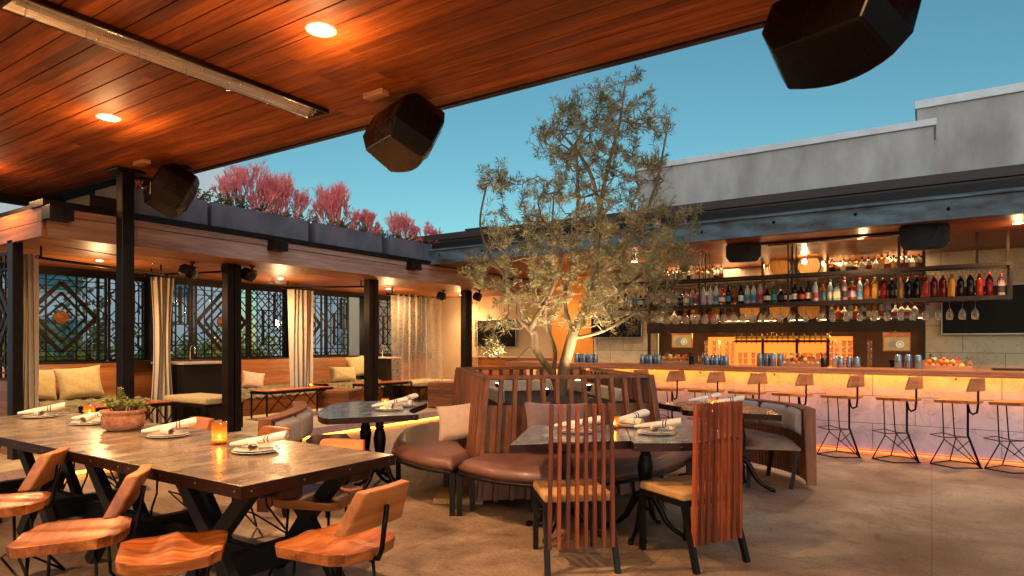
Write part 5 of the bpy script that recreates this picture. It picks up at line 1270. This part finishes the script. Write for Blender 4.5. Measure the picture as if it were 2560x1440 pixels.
# back wall
WY = 12.0
xL, xR = onY(1636,WY), onY(2314,WY)
bw = thing('bar_back_wall', 'veined beige marble wall around the shelves behind the bar', 'wall', (-2,WY,0))
b = MB(); b.box(-5.85,xL,WY,WY+.2,0,BC); b.box(xR,6,WY,WY+.2,0,BC); b.build('marble', M['marblew'], bw, True)
b = MB(); b.box(xL,xR,WY+.25,WY+.35,0,BC); b.build('niche_back', M['niche'], bw, True)
b = MB(); b.box(-6.85,-5.87,WY,WY+.2,0,BC); b.build('orange_panel', M['owall'], bw, True)
b = MB(); b.box(-14,-6.87,WY+.6,WY+.8,0,BC); b.build('plaster_wall', M['wall'], bw, True)
b = MB(); b.box(-9.6,-6.87,WY+.50,WY+.595,.1,1.06); b.build('wainscot', M['wainsX'], bw, True)
b = MB(); b.box(-9.6,-6.87,WY+.48,WY+.595,1.062,1.09); b.build('rail', M['pale'], bw, True)
def tv(px0, px1, py0, py1, Y, label):
    x0, x1 = onY(px0,Y), onY(px1,Y); z1 = zat(px0,py0,Y=Y); z0 = zat(px0,py1,Y=Y)
    t = thing('television', label, 'television', ((x0+x1)/2,Y,z0))
    b = MB(); b.box(x0,x1,Y-.03,Y+.03,z0,z1); b.build('case', M['tvf'], t, True, bevel=.006)
    b = MB(); b.box(x0+.02,x1-.02,Y-.036,Y-.031,z0+.025,z1-.02); b.build('screen', M['tv'], t, True)
tv(2352,2760,716,838,11.9,'large dark television on the marble wall at the right')
tv(1478,1606,790,846,11.9,'dark television on the marble wall behind the tree')
tv(1187,1292,800,868,12.5,'dark television on the plaster wall left of the tree')
for x in (xL, xR):
    pass
# shelves of the back bar
sh = thing('back_bar_shelves', 'dark steel back bar shelving with barrel racks', 'shelves', ((xL+xR)/2,11.8,.9))
zs1, zs2, zs3 = 1.79, 2.12, 2.53
b = MB()
for z in (zs1, zs2, zs3): b.box(xL,xR,11.62,WY+.24,z-.03,z)
b.box(xL,xR,11.60,11.62,zs1-.20,zs1-.031); b.build('shelf', M['shelf'], sh, True)
xs_ = [onY(p_,11.7) for p_ in (1908,1993,2070)]
for x in xs_+[xL+.02,xR-.02]: b = MB(); b.box(x-.02,x+.02,11.64,11.70,.9,BC); b.build('upright', M['shelf'], sh, True)
b = MB(); b.box(xL,xR,11.5,WY+.24,.90,.93); b.build('counter', M['pale'], sh, True)
b = MB()
for z in (zs1+.01, zs2+.01, zs3+.01): b.box(xL+.05,xR-.05,WY+.20,WY+.22,z,z+.015)
b.build('shelf_lights', M['lampw'], sh, True)
b = MB(); [b.box(onY(p_,WY),onY(q_,WY),WY+.22,WY+.24,.98,1.52) for p_,q_ in ((1762,2128),)]; b.build('added_glow_panel', M['backglow'], sh, True)  # glowing panel added to turn the stacked glasses amber
# barrels
for (px,py,l) in ((1874,777,'left barrel under the hanging bottle shelf'),(1949,777,'middle barrel on the lower rack'),(2022,777,'right barrel on the lower rack'),(1949,672,'upper left barrel between the shelf posts'),(2022,668,'upper right barrel beside the bright bulb')):
    Y = 11.60; x = onY(px,Y); z = zat(px,py-4,Y=Y)
    t = thing('wine_barrel', 'oak wine barrel lying head on, '+l, 'barrel', (x,Y,z), group='barrels behind the bar')
    Mx = Matrix.Rotation(-PI/2,4,'X'); rB = .185
    b = MB(); b.lathe([(rB,0),(rB*1.08,.08),(rB*1.14,.2),(rB*1.14,.3),(rB*1.05,.5)], n=28, M=Mx, caps=False); b.build('staves', M['cubewood'], t)
    b = MB(); b.lathe([(.001,.02),(rB*.93,.02)], n=28, M=Mx, caps=False); b.build('head', mat('pale oak barrel head '+l[:5]+str(px), C(170,112,48), C(210,150,76), .5, 0, 5, (9,1,1)), t)
    b = MB(); b.lathe([(rB*.93,-.004),(rB*1.02,-.004),(rB*1.05,.05),(rB*1.04,.05)], n=28, M=Mx, caps=False); b.build('hoop', M['tedge'], t)
    b = MB(); b.tube([(0,.02,-rB*.8),(0,-.05,-rB*.8)], .012, 8); b.tube([(0,-.04,-rB*.8),(0,-.04,-rB*.66)], .008, 6); b.build('spigot', M['rivet'], t)
# bottles --------------------------------------------------------------------------
LIQ = {'dark brown':C(44,18,8),'amber':C(170,84,20),'clear':C(214,222,220),'deep red':C(104,8,10),'green':C(40,96,40),'golden':C(190,130,40),'orange red':C(150,40,12),'near black':C(24,10,10),'pale pink':C(206,160,160),'blue labelled clear':C(200,216,224)}
LABC = {'white':C(220,214,200),'cream':C(220,200,150),'black':C(26,22,22),'blue':C(60,120,150),'red':C(160,40,40),'pink':C(200,150,170)}
BM = {}
for k, c in LIQ.items():
    m, n_, bs = newmat('bottle of %s liquid'%k); bs.inputs['Base Color'].default_value = c; bs.inputs['Roughness'].default_value = .07; bs.inputs['Transmission Weight'].default_value = .55; bs.inputs['IOR'].default_value = 1.3; BM[k] = m
LM = {}
for k, c in LABC.items():
    m, n_, bs = newmat('%s bottle label'%k); bs.inputs['Roughness'].default_value = .7; co = coord(n_, (1,1,1)); t_ = N(n_,'ShaderNodeTexVoronoi'); t_.inputs['Scale'].default_value = 55; n_.links.new(co, t_.inputs['Vector'])
    r_ = ramp(n_, t_.outputs[0], [(.25, c), (.33, tuple(x*.45 for x in c[:3])+(1,)), (.5, c)]); n_.links.new(r_.outputs[0], bs.inputs['Base Color']); LM[k] = m
capm = mat('dark bottle cap', C(40,30,30), None, .4); capr = mat('red bottle cap', C(150,30,24), None, .4)
SH = {'tall':[(.001,0),(.034,0),(.037,.01),(.037,.17),(.030,.20),(.014,.235),(.013,.29)],'square':[(.001,0),(.040,0),(.042,.01),(.042,.15),(.034,.175),(.014,.19),(.013,.235)],'round':[(.001,0),(.045,0),(.05,.03),(.048,.12),(.028,.155),(.014,.17),(.013,.23)],'syrup':[(.001,0),(.038,0),(.040,.01),(.040,.19),(.036,.21),(.016,.24),(.014,.27)]}
protos = {}
def bottle(x, y, z, shape, liq, lab, capc, label, group):
    k = (shape, liq, lab, capc)
    if k not in protos:
        b = MB(); p_ = SH[shape]; nn = 4 if shape == 'square' else 12; b.mi = 0
        Mq = Matrix.Rotation(PI/4,4,'Z') if nn == 4 else None
        pp = [(r_*(1.25 if nn == 4 else 1),z_) for r_, z_ in p_]
        b.lathe(pp, n=nn, M=Mq, smooth=nn != 4); b.mi = 1; zt = p_[-1][1]
        b.lathe([(.015,zt-.03),(.016,zt+.005),(.001,zt+.006)], n=10)
        if lab:
            b.mi = 2; R1 = p_[2][0]*(1.25 if nn == 4 else 1)+.0008; z0 = .04; z1 = .12 if shape != 'round' else .10; b.lathe([(R1,z0),(R1,z1)], n=nn, M=Mq, smooth=nn != 4, caps=False)
        o = b.build('bottle', [BM[liq], {'dark':capm,'red':capr}[capc], LM[lab or 'white']]); protos[k] = o
    else:
        o = protos[k].copy(); col.objects.link(o)
    o.location = (x,y,z); o.rotation_euler = (0,0,rnd.uniform(0,6)); sc_ = 1.12 if y > 11 else 1.04; o.scale = (sc_,sc_,sc_*rnd.uniform(.94,1.08)); tag(o, label, 'bottle', group)
    return o
# hanging shelf over the bar
HY0, HY1 = 9.78, 10.12; hz0 = 2.0; hz1 = 2.40
hxL, hxR = -4.35, onY(2532,HY0)
hs = thing('hanging_shelf', 'long black steel mesh bottle shelf hung over the bar', 'shelf', ((hxL+hxR)/2,HY0+.17,hz0-.04))
b = MB(); b.box(hxL,hxR,HY0,HY1,hz0-.012,hz0-.002)
for y in (HY0,HY1-.03):
    b.box(hxL,hxR,y,y+.03,hz0-.055,hz0-.013); b.box(hxL,hxR,y,y+.03,hz1-.04,hz1)
b.box(hxR-.03,hxR,HY0+.031,HY1-.031,hz1-.04,hz1); b.build('frame', M['shelf'], hs, True)
xs_ = [onY(p_,HY0) for p_ in (1748,1970,2246)]
for x in [hxL+.02]+xs_+[hxR-.015]:
    for y in (HY0+.015,HY1-.015): b = MB(); b.bar((x,y,hz0-.012),(x,y,hz1),.028); b.build('upright', M['shelf'], hs, True)
for x in xs_:
    for y in (HY0+.015,HY1-.015): b = MB(); b.bar((x,y,hz1),(x,y,BC),.018); b.build('hanger', M['shelf'], hs, True); b = MB(); b.bar((x+.06,y,hz1),(x+.06,y,BC),.012); b.build('hanger', M['shelf'], hs, True)
x = onY(2440,HY0); 
for xx in (onY(2446,HY0),hxR-.02): b = MB(); b.bar((xx,HY1-.01,hz1),(xx,HY1-.01,BC-.001),.03); b.build('hanger', M['shelf'], hs, True)
mm = MB(); xx = xs_[0]; st = .055
while xx < hxR-.05:
    for s in (-1,1):
        mm.bar((xx,HY1-.006,hz0),(xx+s*(hz1-hz0-.04)*.5,HY1-.006,hz1-.04),.003)
    xx += st
mm.build('wire_mesh', M['shelf'], hs, True)
M['shelf']
seq = []
X_ = hxR-.10; i = 0
right = ['pale pink','deep red','orange red','near black','near black','golden','deep red','deep red','orange red','near black','near black','golden','near black','deep red','golden','amber']
mid = ['blue labelled clear','amber','pale pink','clear','clear','golden','clear']
left = ['near black','dark brown','near black','deep red','near black','green','near black','pale pink','blue labelled clear','blue labelled clear','near black','amber','dark brown','amber','clear','clear','clear','pale pink','pale pink','pale pink','near black','deep red','near black','clear','green','dark brown','near black','dark brown','amber','clear','near black','dark brown','green','clear']
tot = right+mid+left
while X_ > hxL+.05 and i < len(tot):
    lq = tot[i]; shp = 'syrup' if i < len(right) else ('square' if i < len(right)+len(mid) and i%2 else rnd.choice(['tall','tall','round']))
    lab = None if 0 < i < len(right) else rnd.choice(list(LABC)); 
    if lq == 'blue labelled clear': lab = 'blue'
    wh = 'swing top bottle' if i < len(right) else {'tall':'bottle','square':'square bottle','round':'squat bottle'}[shp]
    bottle(X_, HY0+.13+rnd.uniform(-.02,.03), hz0, shp, lq, lab, 'red' if (i < 12 or rnd.random()<.2) else 'dark', '%s %s on the hanging mesh shelf, %s from its right end'%(lq,wh,ordn(i)), 'bottles on the hanging shelf')
    X_ -= rnd.uniform(.088,.102) if i > 0 else .12; i += 1
def row(z, xa, xb, y, seed, where, kinds, shapes=('tall','square','round'), cap=80, step=(.075,.10), side='left'):
    r = random.Random(seed); x = xa; i = 0
    while x < xb and i < cap:
        lq = r.choice(kinds); shp = r.choice(shapes)
        bottle(x, y+r.uniform(-.02,.02), z, shp, lq, r.choice(['white','cream','black','white','red']), r.choice(['dark','dark','red']), '%s %s, %s from the %s'%(lq, where, ordn(i), side), 'bottles on the back shelves'); x += r.uniform(*step); i += 1
b1, b2 = onY(1860,11.8), onY(2070,11.7)
row(zs1, xL+.08, b1-.32, 11.76, 1, 'bottle on the lower back shelf left of the barrels', ['amber','golden','dark brown','clear','near black'])
row(zs1, b2+.05, xR-.08, 11.76, 2, 'bottle on the lower back shelf right of the barrels', ['clear','clear','golden','clear'], ('square','round','tall'))
row(zs2, xL+.08, b1-.32, 11.78, 3, 'bottle on the middle back shelf left of the barrels', ['clear','golden','amber','pale pink'])
row(zs2, b2+.05, xR-.08, 11.78, 4, 'green bottle on the middle back shelf right of the barrels', ['green'], ('tall',))
row(zs3, xL+.08, b1-.32, 11.78, 5, 'bottle on the top back shelf left of the barrels', ['clear','golden','clear','pale pink'], ('square','round'))
row(zs3, b2+.05, xR-.08, 11.78, 6, 'bottle on the top back shelf right of the barrels', ['clear','clear','golden'], ('square','round'))
# red jars
for k in range(5):
    x = onY(2252+k*16, 11.66); b = MB(); b.lathe([(.03,0),(.045,.03),(.045,.08),(.02,.10),(.02,.12)], (0,0,0), 14); o = b.build('red_jar', capr); o.location = (x,11.66,zs1+.20); tag(o,'round red jar hanging near the right end of the back shelf, %s of five'%ordn(k),'jar','red jars')
# hanging glasses
def stem(b, s=1):
    b.lathe([(.033*s,.0),(.034*s,-.003),(.004,-.008),(.0035,-.075*s),(.016*s,-.09*s),(.034*s,-.13*s),(.036*s,-.165*s),(.028*s,-.205*s),(.027*s,-.205*s),(.034*s,-.165*s),(.032*s,-.132*s),(.002,-.09*s)], n=16, caps=False)
g0 = None; gi = 0
pxs = [2438,2406,2374,2346,2314,2282,2252]+list(range(2218,1990,-34))+list(range(1975,1660,-24))
for px in pxs:
    for dy in ((0,) if px > 1900 else (0,.11)):
        x = onY(px,HY0+.06)
        if g0 is None: b = MB(); stem(b, 1.15); g0 = b.build('wine_glass', M['cglass']); o = g0
        else: o = g0.copy(); col.objects.link(o)
        o.location = (x,HY0+.07+dy,hz0-.056)
        if px > 2300: lab = 'upside down wine glass hanging from the shelf end, %s from the right'%ordn(gi)
        else: lab = 'upside down wine glass hanging under the mesh shelf, %s from the right'%ordn(gi)
        gi += 1; tag(o, lab, 'glass', 'wine glasses hanging under the shelf')
# stacked pint glasses, turned amber by the added glowing panel behind
gp = None
def pint(x, y, z, lab, grp):
    global gp
    if gp is None:
        b = MB(); b.lathe([(.028,0),(.030,.004),(.038,.10),(.0365,.10),(.028,.008),(.001,.007)], n=14, caps=False); gp = b.build('pint_glass', M['cglass']); o = gp
    else: o = gp.copy(); col.objects.link(o)
    o.location = (x,y,z); tag(o, lab, 'glass', grp)
for k in range(26):
    px = 1770+k*16.2
    if 2130 < px < 2172 or px > 2185: continue
    x = onY(px, 11.72); hgt = 5 if (px < 1850 or px > 2070) else 3
    for j in range(hgt): pint(x, 11.62+.09*(k%2), .932+j*.105, 'clear pint glass stacked on the back counter, lit amber', 'pint glasses stacked behind the bar')
# tap rail
t = thing('tap_rail', 'long beer tap rail with brass handles above the stacked glasses', 'beer taps', (onY(1950,11.6),11.55,1.44))
x0, x1 = onY(1836,11.55), onY(2074,11.55)
b = MB(); b.box(x0,x1,11.55,11.61,1.42,1.46); b.build('rail', M['tedge'], t, True); b = MB(); b.box(x0,x1,11.552,11.60,1.48,1.53); b.build('brass_pipe', mat('brass', C(214,160,60), None, .25, 1), t, True)
for k in range(18):
    x = x0+.04+(x1-x0-.08)*k/17; b = MB(); b.lathe([(.008,1.40),(.010,1.46),(.006,1.50),(.013,1.56),(.010,1.58)], (x,11.53,0), 8); b.build('tap', M['rivet'] if k % 2 else M['tedge'], t, True)
# order screens
def pos(px0, px1, py0, py1, Y, label, top=.25):
    x0, x1 = onY(px0,Y), onY(px1,Y); z1, z0 = zat(px0,py0,Y=Y), zat(px0,py1,Y=Y)
    t = thing('order_screen', label, 'screen', ((x0+x1)/2,Y,z0))
    b = MB(); b.box(x0,x1,Y,Y+.04,z0,z1); b.build('case', M['ctop'], t, True, bevel=.004)
    b = MB(); zt = z1-(z1-z0)*top; b.box(x0+.015,x1-.015,Y-.006,Y-.001,z0+.015,zt); b.build('screen', mat('pale lit screen '+str(px0), C(160,140,90), C(190,168,110), .3), t, True)
    cm = mat('white round emblem '+str(px0), C(226,222,214), None, .4); dk = mat('grey round emblem '+str(px0), C(140,136,128), None, .4)
    cx = (x0+x1)/2; cz = (z0+zt)/2; rr_ = (zt-z0)*.26
    for (dx,r_,m_,yy) in ((-.05,rr_,dk,-.008),(-.02,rr_*.98,dk,-.0095),(.045,rr_,cm,-.011)):
        e = MB(); e.lathe([(.001,0),(r_,0)], (cx+dx,Y+yy,cz), 24, Matrix.Rotation(PI/2,4,'X'), caps=False); e.build('emblem', m_, t, True)
    e = MB(); e.lathe([(rr_*.52,0),(rr_*.66,0)], (cx+.045,Y-.0125,cz), 24, Matrix.Rotation(PI/2,4,'X'), caps=False); e.build('emblem_ring', dk, t, True)
pos(1679,1730,834,870,10.9,'wood cased order screen with overlapping round emblems, at the left',.12)
pos(2207,2276,832,878,10.9,'large wood cased order screen with round emblem, at the right')
b = MB(); x = onY(2240,10.7); b.box(x-.09,x+.09,10.65,10.75,1.12,1.17); b.box(x-.07,x+.07,10.66,10.74,1.0,1.118); tag(b.build('receipt_printer', M['blackp'], world=True, bevel=.006), 'small dark printer below the right order screen', 'printer')
# tins and tools on the bar
tin0 = None; ti = {}
def tins(px0, n, stepx, where, Y=BY+.12, tall=1):
    global tin0
    for k in range(n):
        for j in range(tall):
            x = onY(px0, Y)+k*stepx
            if tin0 is None:
                b = MB(); b.lathe([(.044,0),(.046,.004),(.036,.135),(.034,.145),(.001,.146)], n=20, caps=False); tin0 = b.build('shaker_tin', M['tin']); o = tin0
            else: o = tin0.copy(); col.objects.link(o)
            o.location = (x, Y+(.05 if k%2 else 0), BZ+j*.035); tag(o, ('%sshaker tin %s, %s from the left'%('upper ' if j else '',where,ordn(k))), 'shaker tin', 'shaker tins on the bar')
tins(1442,6,.066,'behind the tree trunk')
tins(1606,5,.068,'left of the first fruit crate')
tins(1768,5,.070,'between the first two fruit crates',tall=1)
tins(1900,4,.088,'just left of the middle fruit crate',tall=2)
tins(2102,3,.098,'right of the middle fruit crate')
tins(2246,3,.110,'just left of the last fruit crate',tall=2)
def crate(px0, px1, which):
    Y = BY+.14; x0, x1 = onY(px0,Y), onY(px1,Y)
    t = thing('fruit_crate', 'low pale crate of citrus, %s on the bar'%which, 'crate', ((x0+x1)/2,Y,BZ), group='fruit crates on the bar')
    b = MB(); h_ = .045
    b.box(x0,x1,Y-.01,Y,BZ+.001,BZ+h_); b.box(x0,x1,Y+.16,Y+.17,BZ+.001,BZ+.11); b.box(x0,x0+.01,Y+.001,Y+.159,BZ+.001,BZ+h_+.03); b.box(x1-.01,x1,Y+.001,Y+.159,BZ+.001,BZ+h_+.03); b.box(x0+.011,x1-.011,Y+.001,Y+.159,BZ+.001,BZ+.01); m_ = (x0+x1)/2; b.box(m_-.004,m_+.004,Y+.001,Y+.159,BZ+.011,BZ+h_)
    b.build('box', M['crate'], t, True, bevel=.002)
    r = random.Random(px0); k = 0
    for row_ in range(2):
        n = int((x1-x0-.03)/.062)-row_*1
        for i in range(n):
            if row_ and r.random() < .25: continue
            yel = r.random() < .3; rr_ = .031
            o = MB(); o.lathe([(.001,-rr_),(rr_*.5,-rr_*.87),(rr_*.87,-rr_*.5),(rr_,0),(rr_*.87,rr_*.5),(rr_*.5,rr_*.87),(.001,rr_*.96)], n=12)
            ob = o.build('citrus_fruit', M['lemon' if yel else 'orange']); ob.location = (x0+.045+.062*i+.03*row_, Y+.04+.03*(i%2), BZ+.045+row_*.05); 
            tag(ob, '%s in the %s crate, %s row'%('yellow lemon' if yel else 'orange', which, 'upper' if row_ else 'lower'), 'fruit', 'citrus fruit in the crates')
    greens(x0+.05, Y+.19, Y+.30, BZ, .17, 16, 'green herbs and garnish behind the %s fruit crate'%which, px0, mat_='shrubleaf', x2=x1-.05, lf=.05, name='herb_bunch', group='herbs on the bar')
    for j, (cname, cc) in enumerate((('pale',C(216,186,130)),('orange',C(220,100,40)),('red',C(180,24,40)))):
        o = MB(); o.lathe([(.03,0),(.036,.07),(.034,.07),(.001,.01)], (0,0,0), 14); q = o.build('garnish_jar', mat('%s garnish %d'%(cname,px0), cc, None, .3)); q.location = (x0+.12+.12*j, Y+.22, BZ+.075); tag(q, '%s garnish jar behind the %s fruit crate'%(cname,which), 'jar')
        o = MB(); o.cbox((x0+.12+.12*j, Y+.22, BZ+.037),(.10,.10,.072)); tag(o.build('jar_block', M['pale'], world=True), 'pale block under the %s garnish jar of the %s crate'%(cname,which), 'block')
crate(1645,1722,'left'); crate(1950,2052,'middle'); crate(2306,2432,'right')
for (px,n,l,m) in ((1729,9,'black cup of straws right of the left fruit crate','black'),(2060,9,'black cup of straws right of the middle fruit crate','black'),(2088,8,'clear beaker of bar tools beside the straw cup','cglass'),(1752,5,'clear mixing glass beside the left straw cup','cglass')):
    Y = BY+.16; x = onY(px,Y); t = thing('bar_tool_cup', l, 'cup', (x,Y,BZ)); r = random.Random(px)
    b = MB(); b.lathe([(.04,0),(.045,.12),(.043,.12),(.038,.006),(.001,.005)], n=18, caps=False); b.build('cup', M[m], t)
    b = MB()
    for k in range(n): a = r.uniform(0,6.3); b.tube([(.02*math.cos(a),.02*math.sin(a),.01),(.045*math.cos(a),.045*math.sin(a),.17+r.uniform(0,.05))], .003, 5)
    b.build('tools', M['rod'] if m == 'black' else M['chrome'], t)
# bar ceiling lights, heater, speakers
for (x,y,l) in ((onY(1830,10.4),10.4,'small downlight left of the left bar speaker'),(onY(2158,9.6),9.6,'small downlight between the bar speakers'),(onY(2545,9.5),9.5,'bright downlight at the right edge of the bar ceiling'),(-4.3,10.4,'small downlight of the bar ceiling behind the tree'),(-6.4,11.2,'small downlight by the orange wall'),(-8.0,11.6,'small downlight near the left television')):
    t = thing('downlight', l, 'downlight', (x,y,BC), group='downlights in the bar ceiling')
    q = MB(); q.lathe([(.05,-.004),(.064,-.004),(.066,-.001)], n=20, caps=False); q.build('trim_ring', M['black'], t)
    q = MB(); q.lathe([(.0005,-.006),(.049,-.005)], n=20, caps=False); q.build('lens', M['lamp'], t)
    lamp('SPOT', (x,y,BC-.02), 80, (1,.66,.34), .05, (0,0,0), 140, .9, parent=t); lamp('POINT',(x,y,BC-.12),2.5,(1,.55,.22),.04,parent=t)
t = thing('spot_bulb', 'bare bright bulb between the upper barrels', 'lamp', (onY(2011,11.2),11.2,zat(2011,655,Y=11.2)))
b = MB(); b.lathe([(.001,-.035),(.03,-.02),(.035,0),(.02,.03),(.012,.05)], n=14); b.build('bulb', emit('bright bulb', (1,.72,.34,1), 90), t); b = MB(); b.tube([(0,0,.05),(0,0,BC-t.location.z)], .008, 6); b.build('stem', M['black'], t)
lamp('POINT', tuple(t.location), 30, (1,.7,.36), .03, parent=t)
for k in range(5):   # added lamps with no fixture, brighten the niche and its amber
    x = xL+.45+k*.9; lamp('AREA', (x,WY+.05,2.79), 20, (1,.72,.36), .4, (0,0,0), name='niche_fill', parent=sh); lamp('POINT', (x,WY-.35,1.55), 2.4, (1,.40,.10), .05, name='niche_fill', parent=sh)
_sv = M['spk']; M['spk'] = M['grille']
speaker((onY(1858,9.35),9.35), R_(180+10), R_(4), 'dark rounded speaker hung over the left of the bar', .72, BC, 'speakers over the bar', .12)
speaker((onY(2311,9.05),9.05), R_(180+10), R_(4), 'dark rounded speaker hung over the right of the bar', .80, BC, 'speakers over the bar', .12)
M['spk'] = _sv
t = thing('bar_heater', 'slim dark heater strip on the bar ceiling', 'heater', (onY(2060,9.6),9.6,BC)); x0, x1 = onY(1905,9.5), onY(2270,9.5)
b = MB(); b.box(x0,x1,9.42,9.56,BC-.03,BC-.002); b.build('housing', M['hbody'], t, True, bevel=.003); b = MB(); b.tube([(x0+.08,9.49,BC-.036),(x1-.08,9.49,BC-.036)], .009, 8); b.build('element', M['chrome'], t, True)
# bar stools
def stool(label):
    t = thing('bar_stool', label, 'bar stool', (0,0,0), group='oak bar stools on thin steel rods along the bar')
    z = .76; seat_mesh(t, z, .44, .42, .36, .036, 'seat', 'stoolwood', .014)
    back_mesh(t, .865, 1.02, .37, .27, -.165, .035, 'stoolwood', R_(8))
    b = MB(); b.tube([(0,-.10,z-.05),(0,-.12,z-.13),(0,-.15,z-.155),(0,-.195,z-.13),(0,-.205,z-.05),(0,-.205,.93)], .012, 8); b.build('back_post', M['rod'], t)
    b = MB(); b.tube([(0,-.10,z-.034),(0,-.10,.36),(0,-.12,.31),(.02,-.22,.012)], .013, 8); b.build('leg', M['rod'], t)
    for s in (-1,1):
        b = MB(); b.tube([(s*.10,.12,z-.034),(s*.11,.10,.34),(s*.12,.09,.30),(s*.20,.20,.010)], .007, 7); b.build('leg', M['rod'], t)
    b = MB(); b.tube([(-.115,.095,.32),(-.13,.24,.34),(.13,.24,.34),(.115,.095,.32)], .006, 6); b.tube([(-.115,.095,.32),(0,-.105,.34),(.115,.095,.32)], .006, 6); b.build('footrest', M['rod'], t)
    b = MB(); b.tube([(-.20,.20,.009),(.20,.20,.009),(.24,-.08,.009),(.02,-.24,.009),(-.24,-.08,.009),(-.20,.20,.009)], .007, 6); b.tube([(-.12,.09,.30),(.02,-.22,.012)], .006, 6); b.tube([(.12,.09,.30),(.02,-.22,.012)], .006, 6); b.tube([(0,-.115,.30),(-.03,.0,.17)], .005, 6); b.build('base_frame', M['rod'], t)
    return t
SL = [2536,2396,2246,2104,1980,1868,1766,1668,1580,1498,1420,1346]
s0 = None
for i, px in enumerate(SL):
    Y = 8.98; x = onY(px, Y)
    lab = 'oak bar stool at the marble bar, %s from the right end of the row'%ordn(i)
    if s0 is None: s0 = stool(lab); s = s0
    else: s = dup(s0, (0,0,0), 0, lab)
    s.location = (x,Y,0); s.rotation_euler = (0,0,R_(152+rnd.uniform(-4,4)-90))
b = MB(); x = onY(2480,BY+.3); b.box(x,x+1.6,BY+.1,BY+.4,BZ+.001,BZ+.02); tag(b.build('bar_mat', M['shelf'], world=True, bevel=.004), 'dark mat on the bar top at the far right', 'mat')
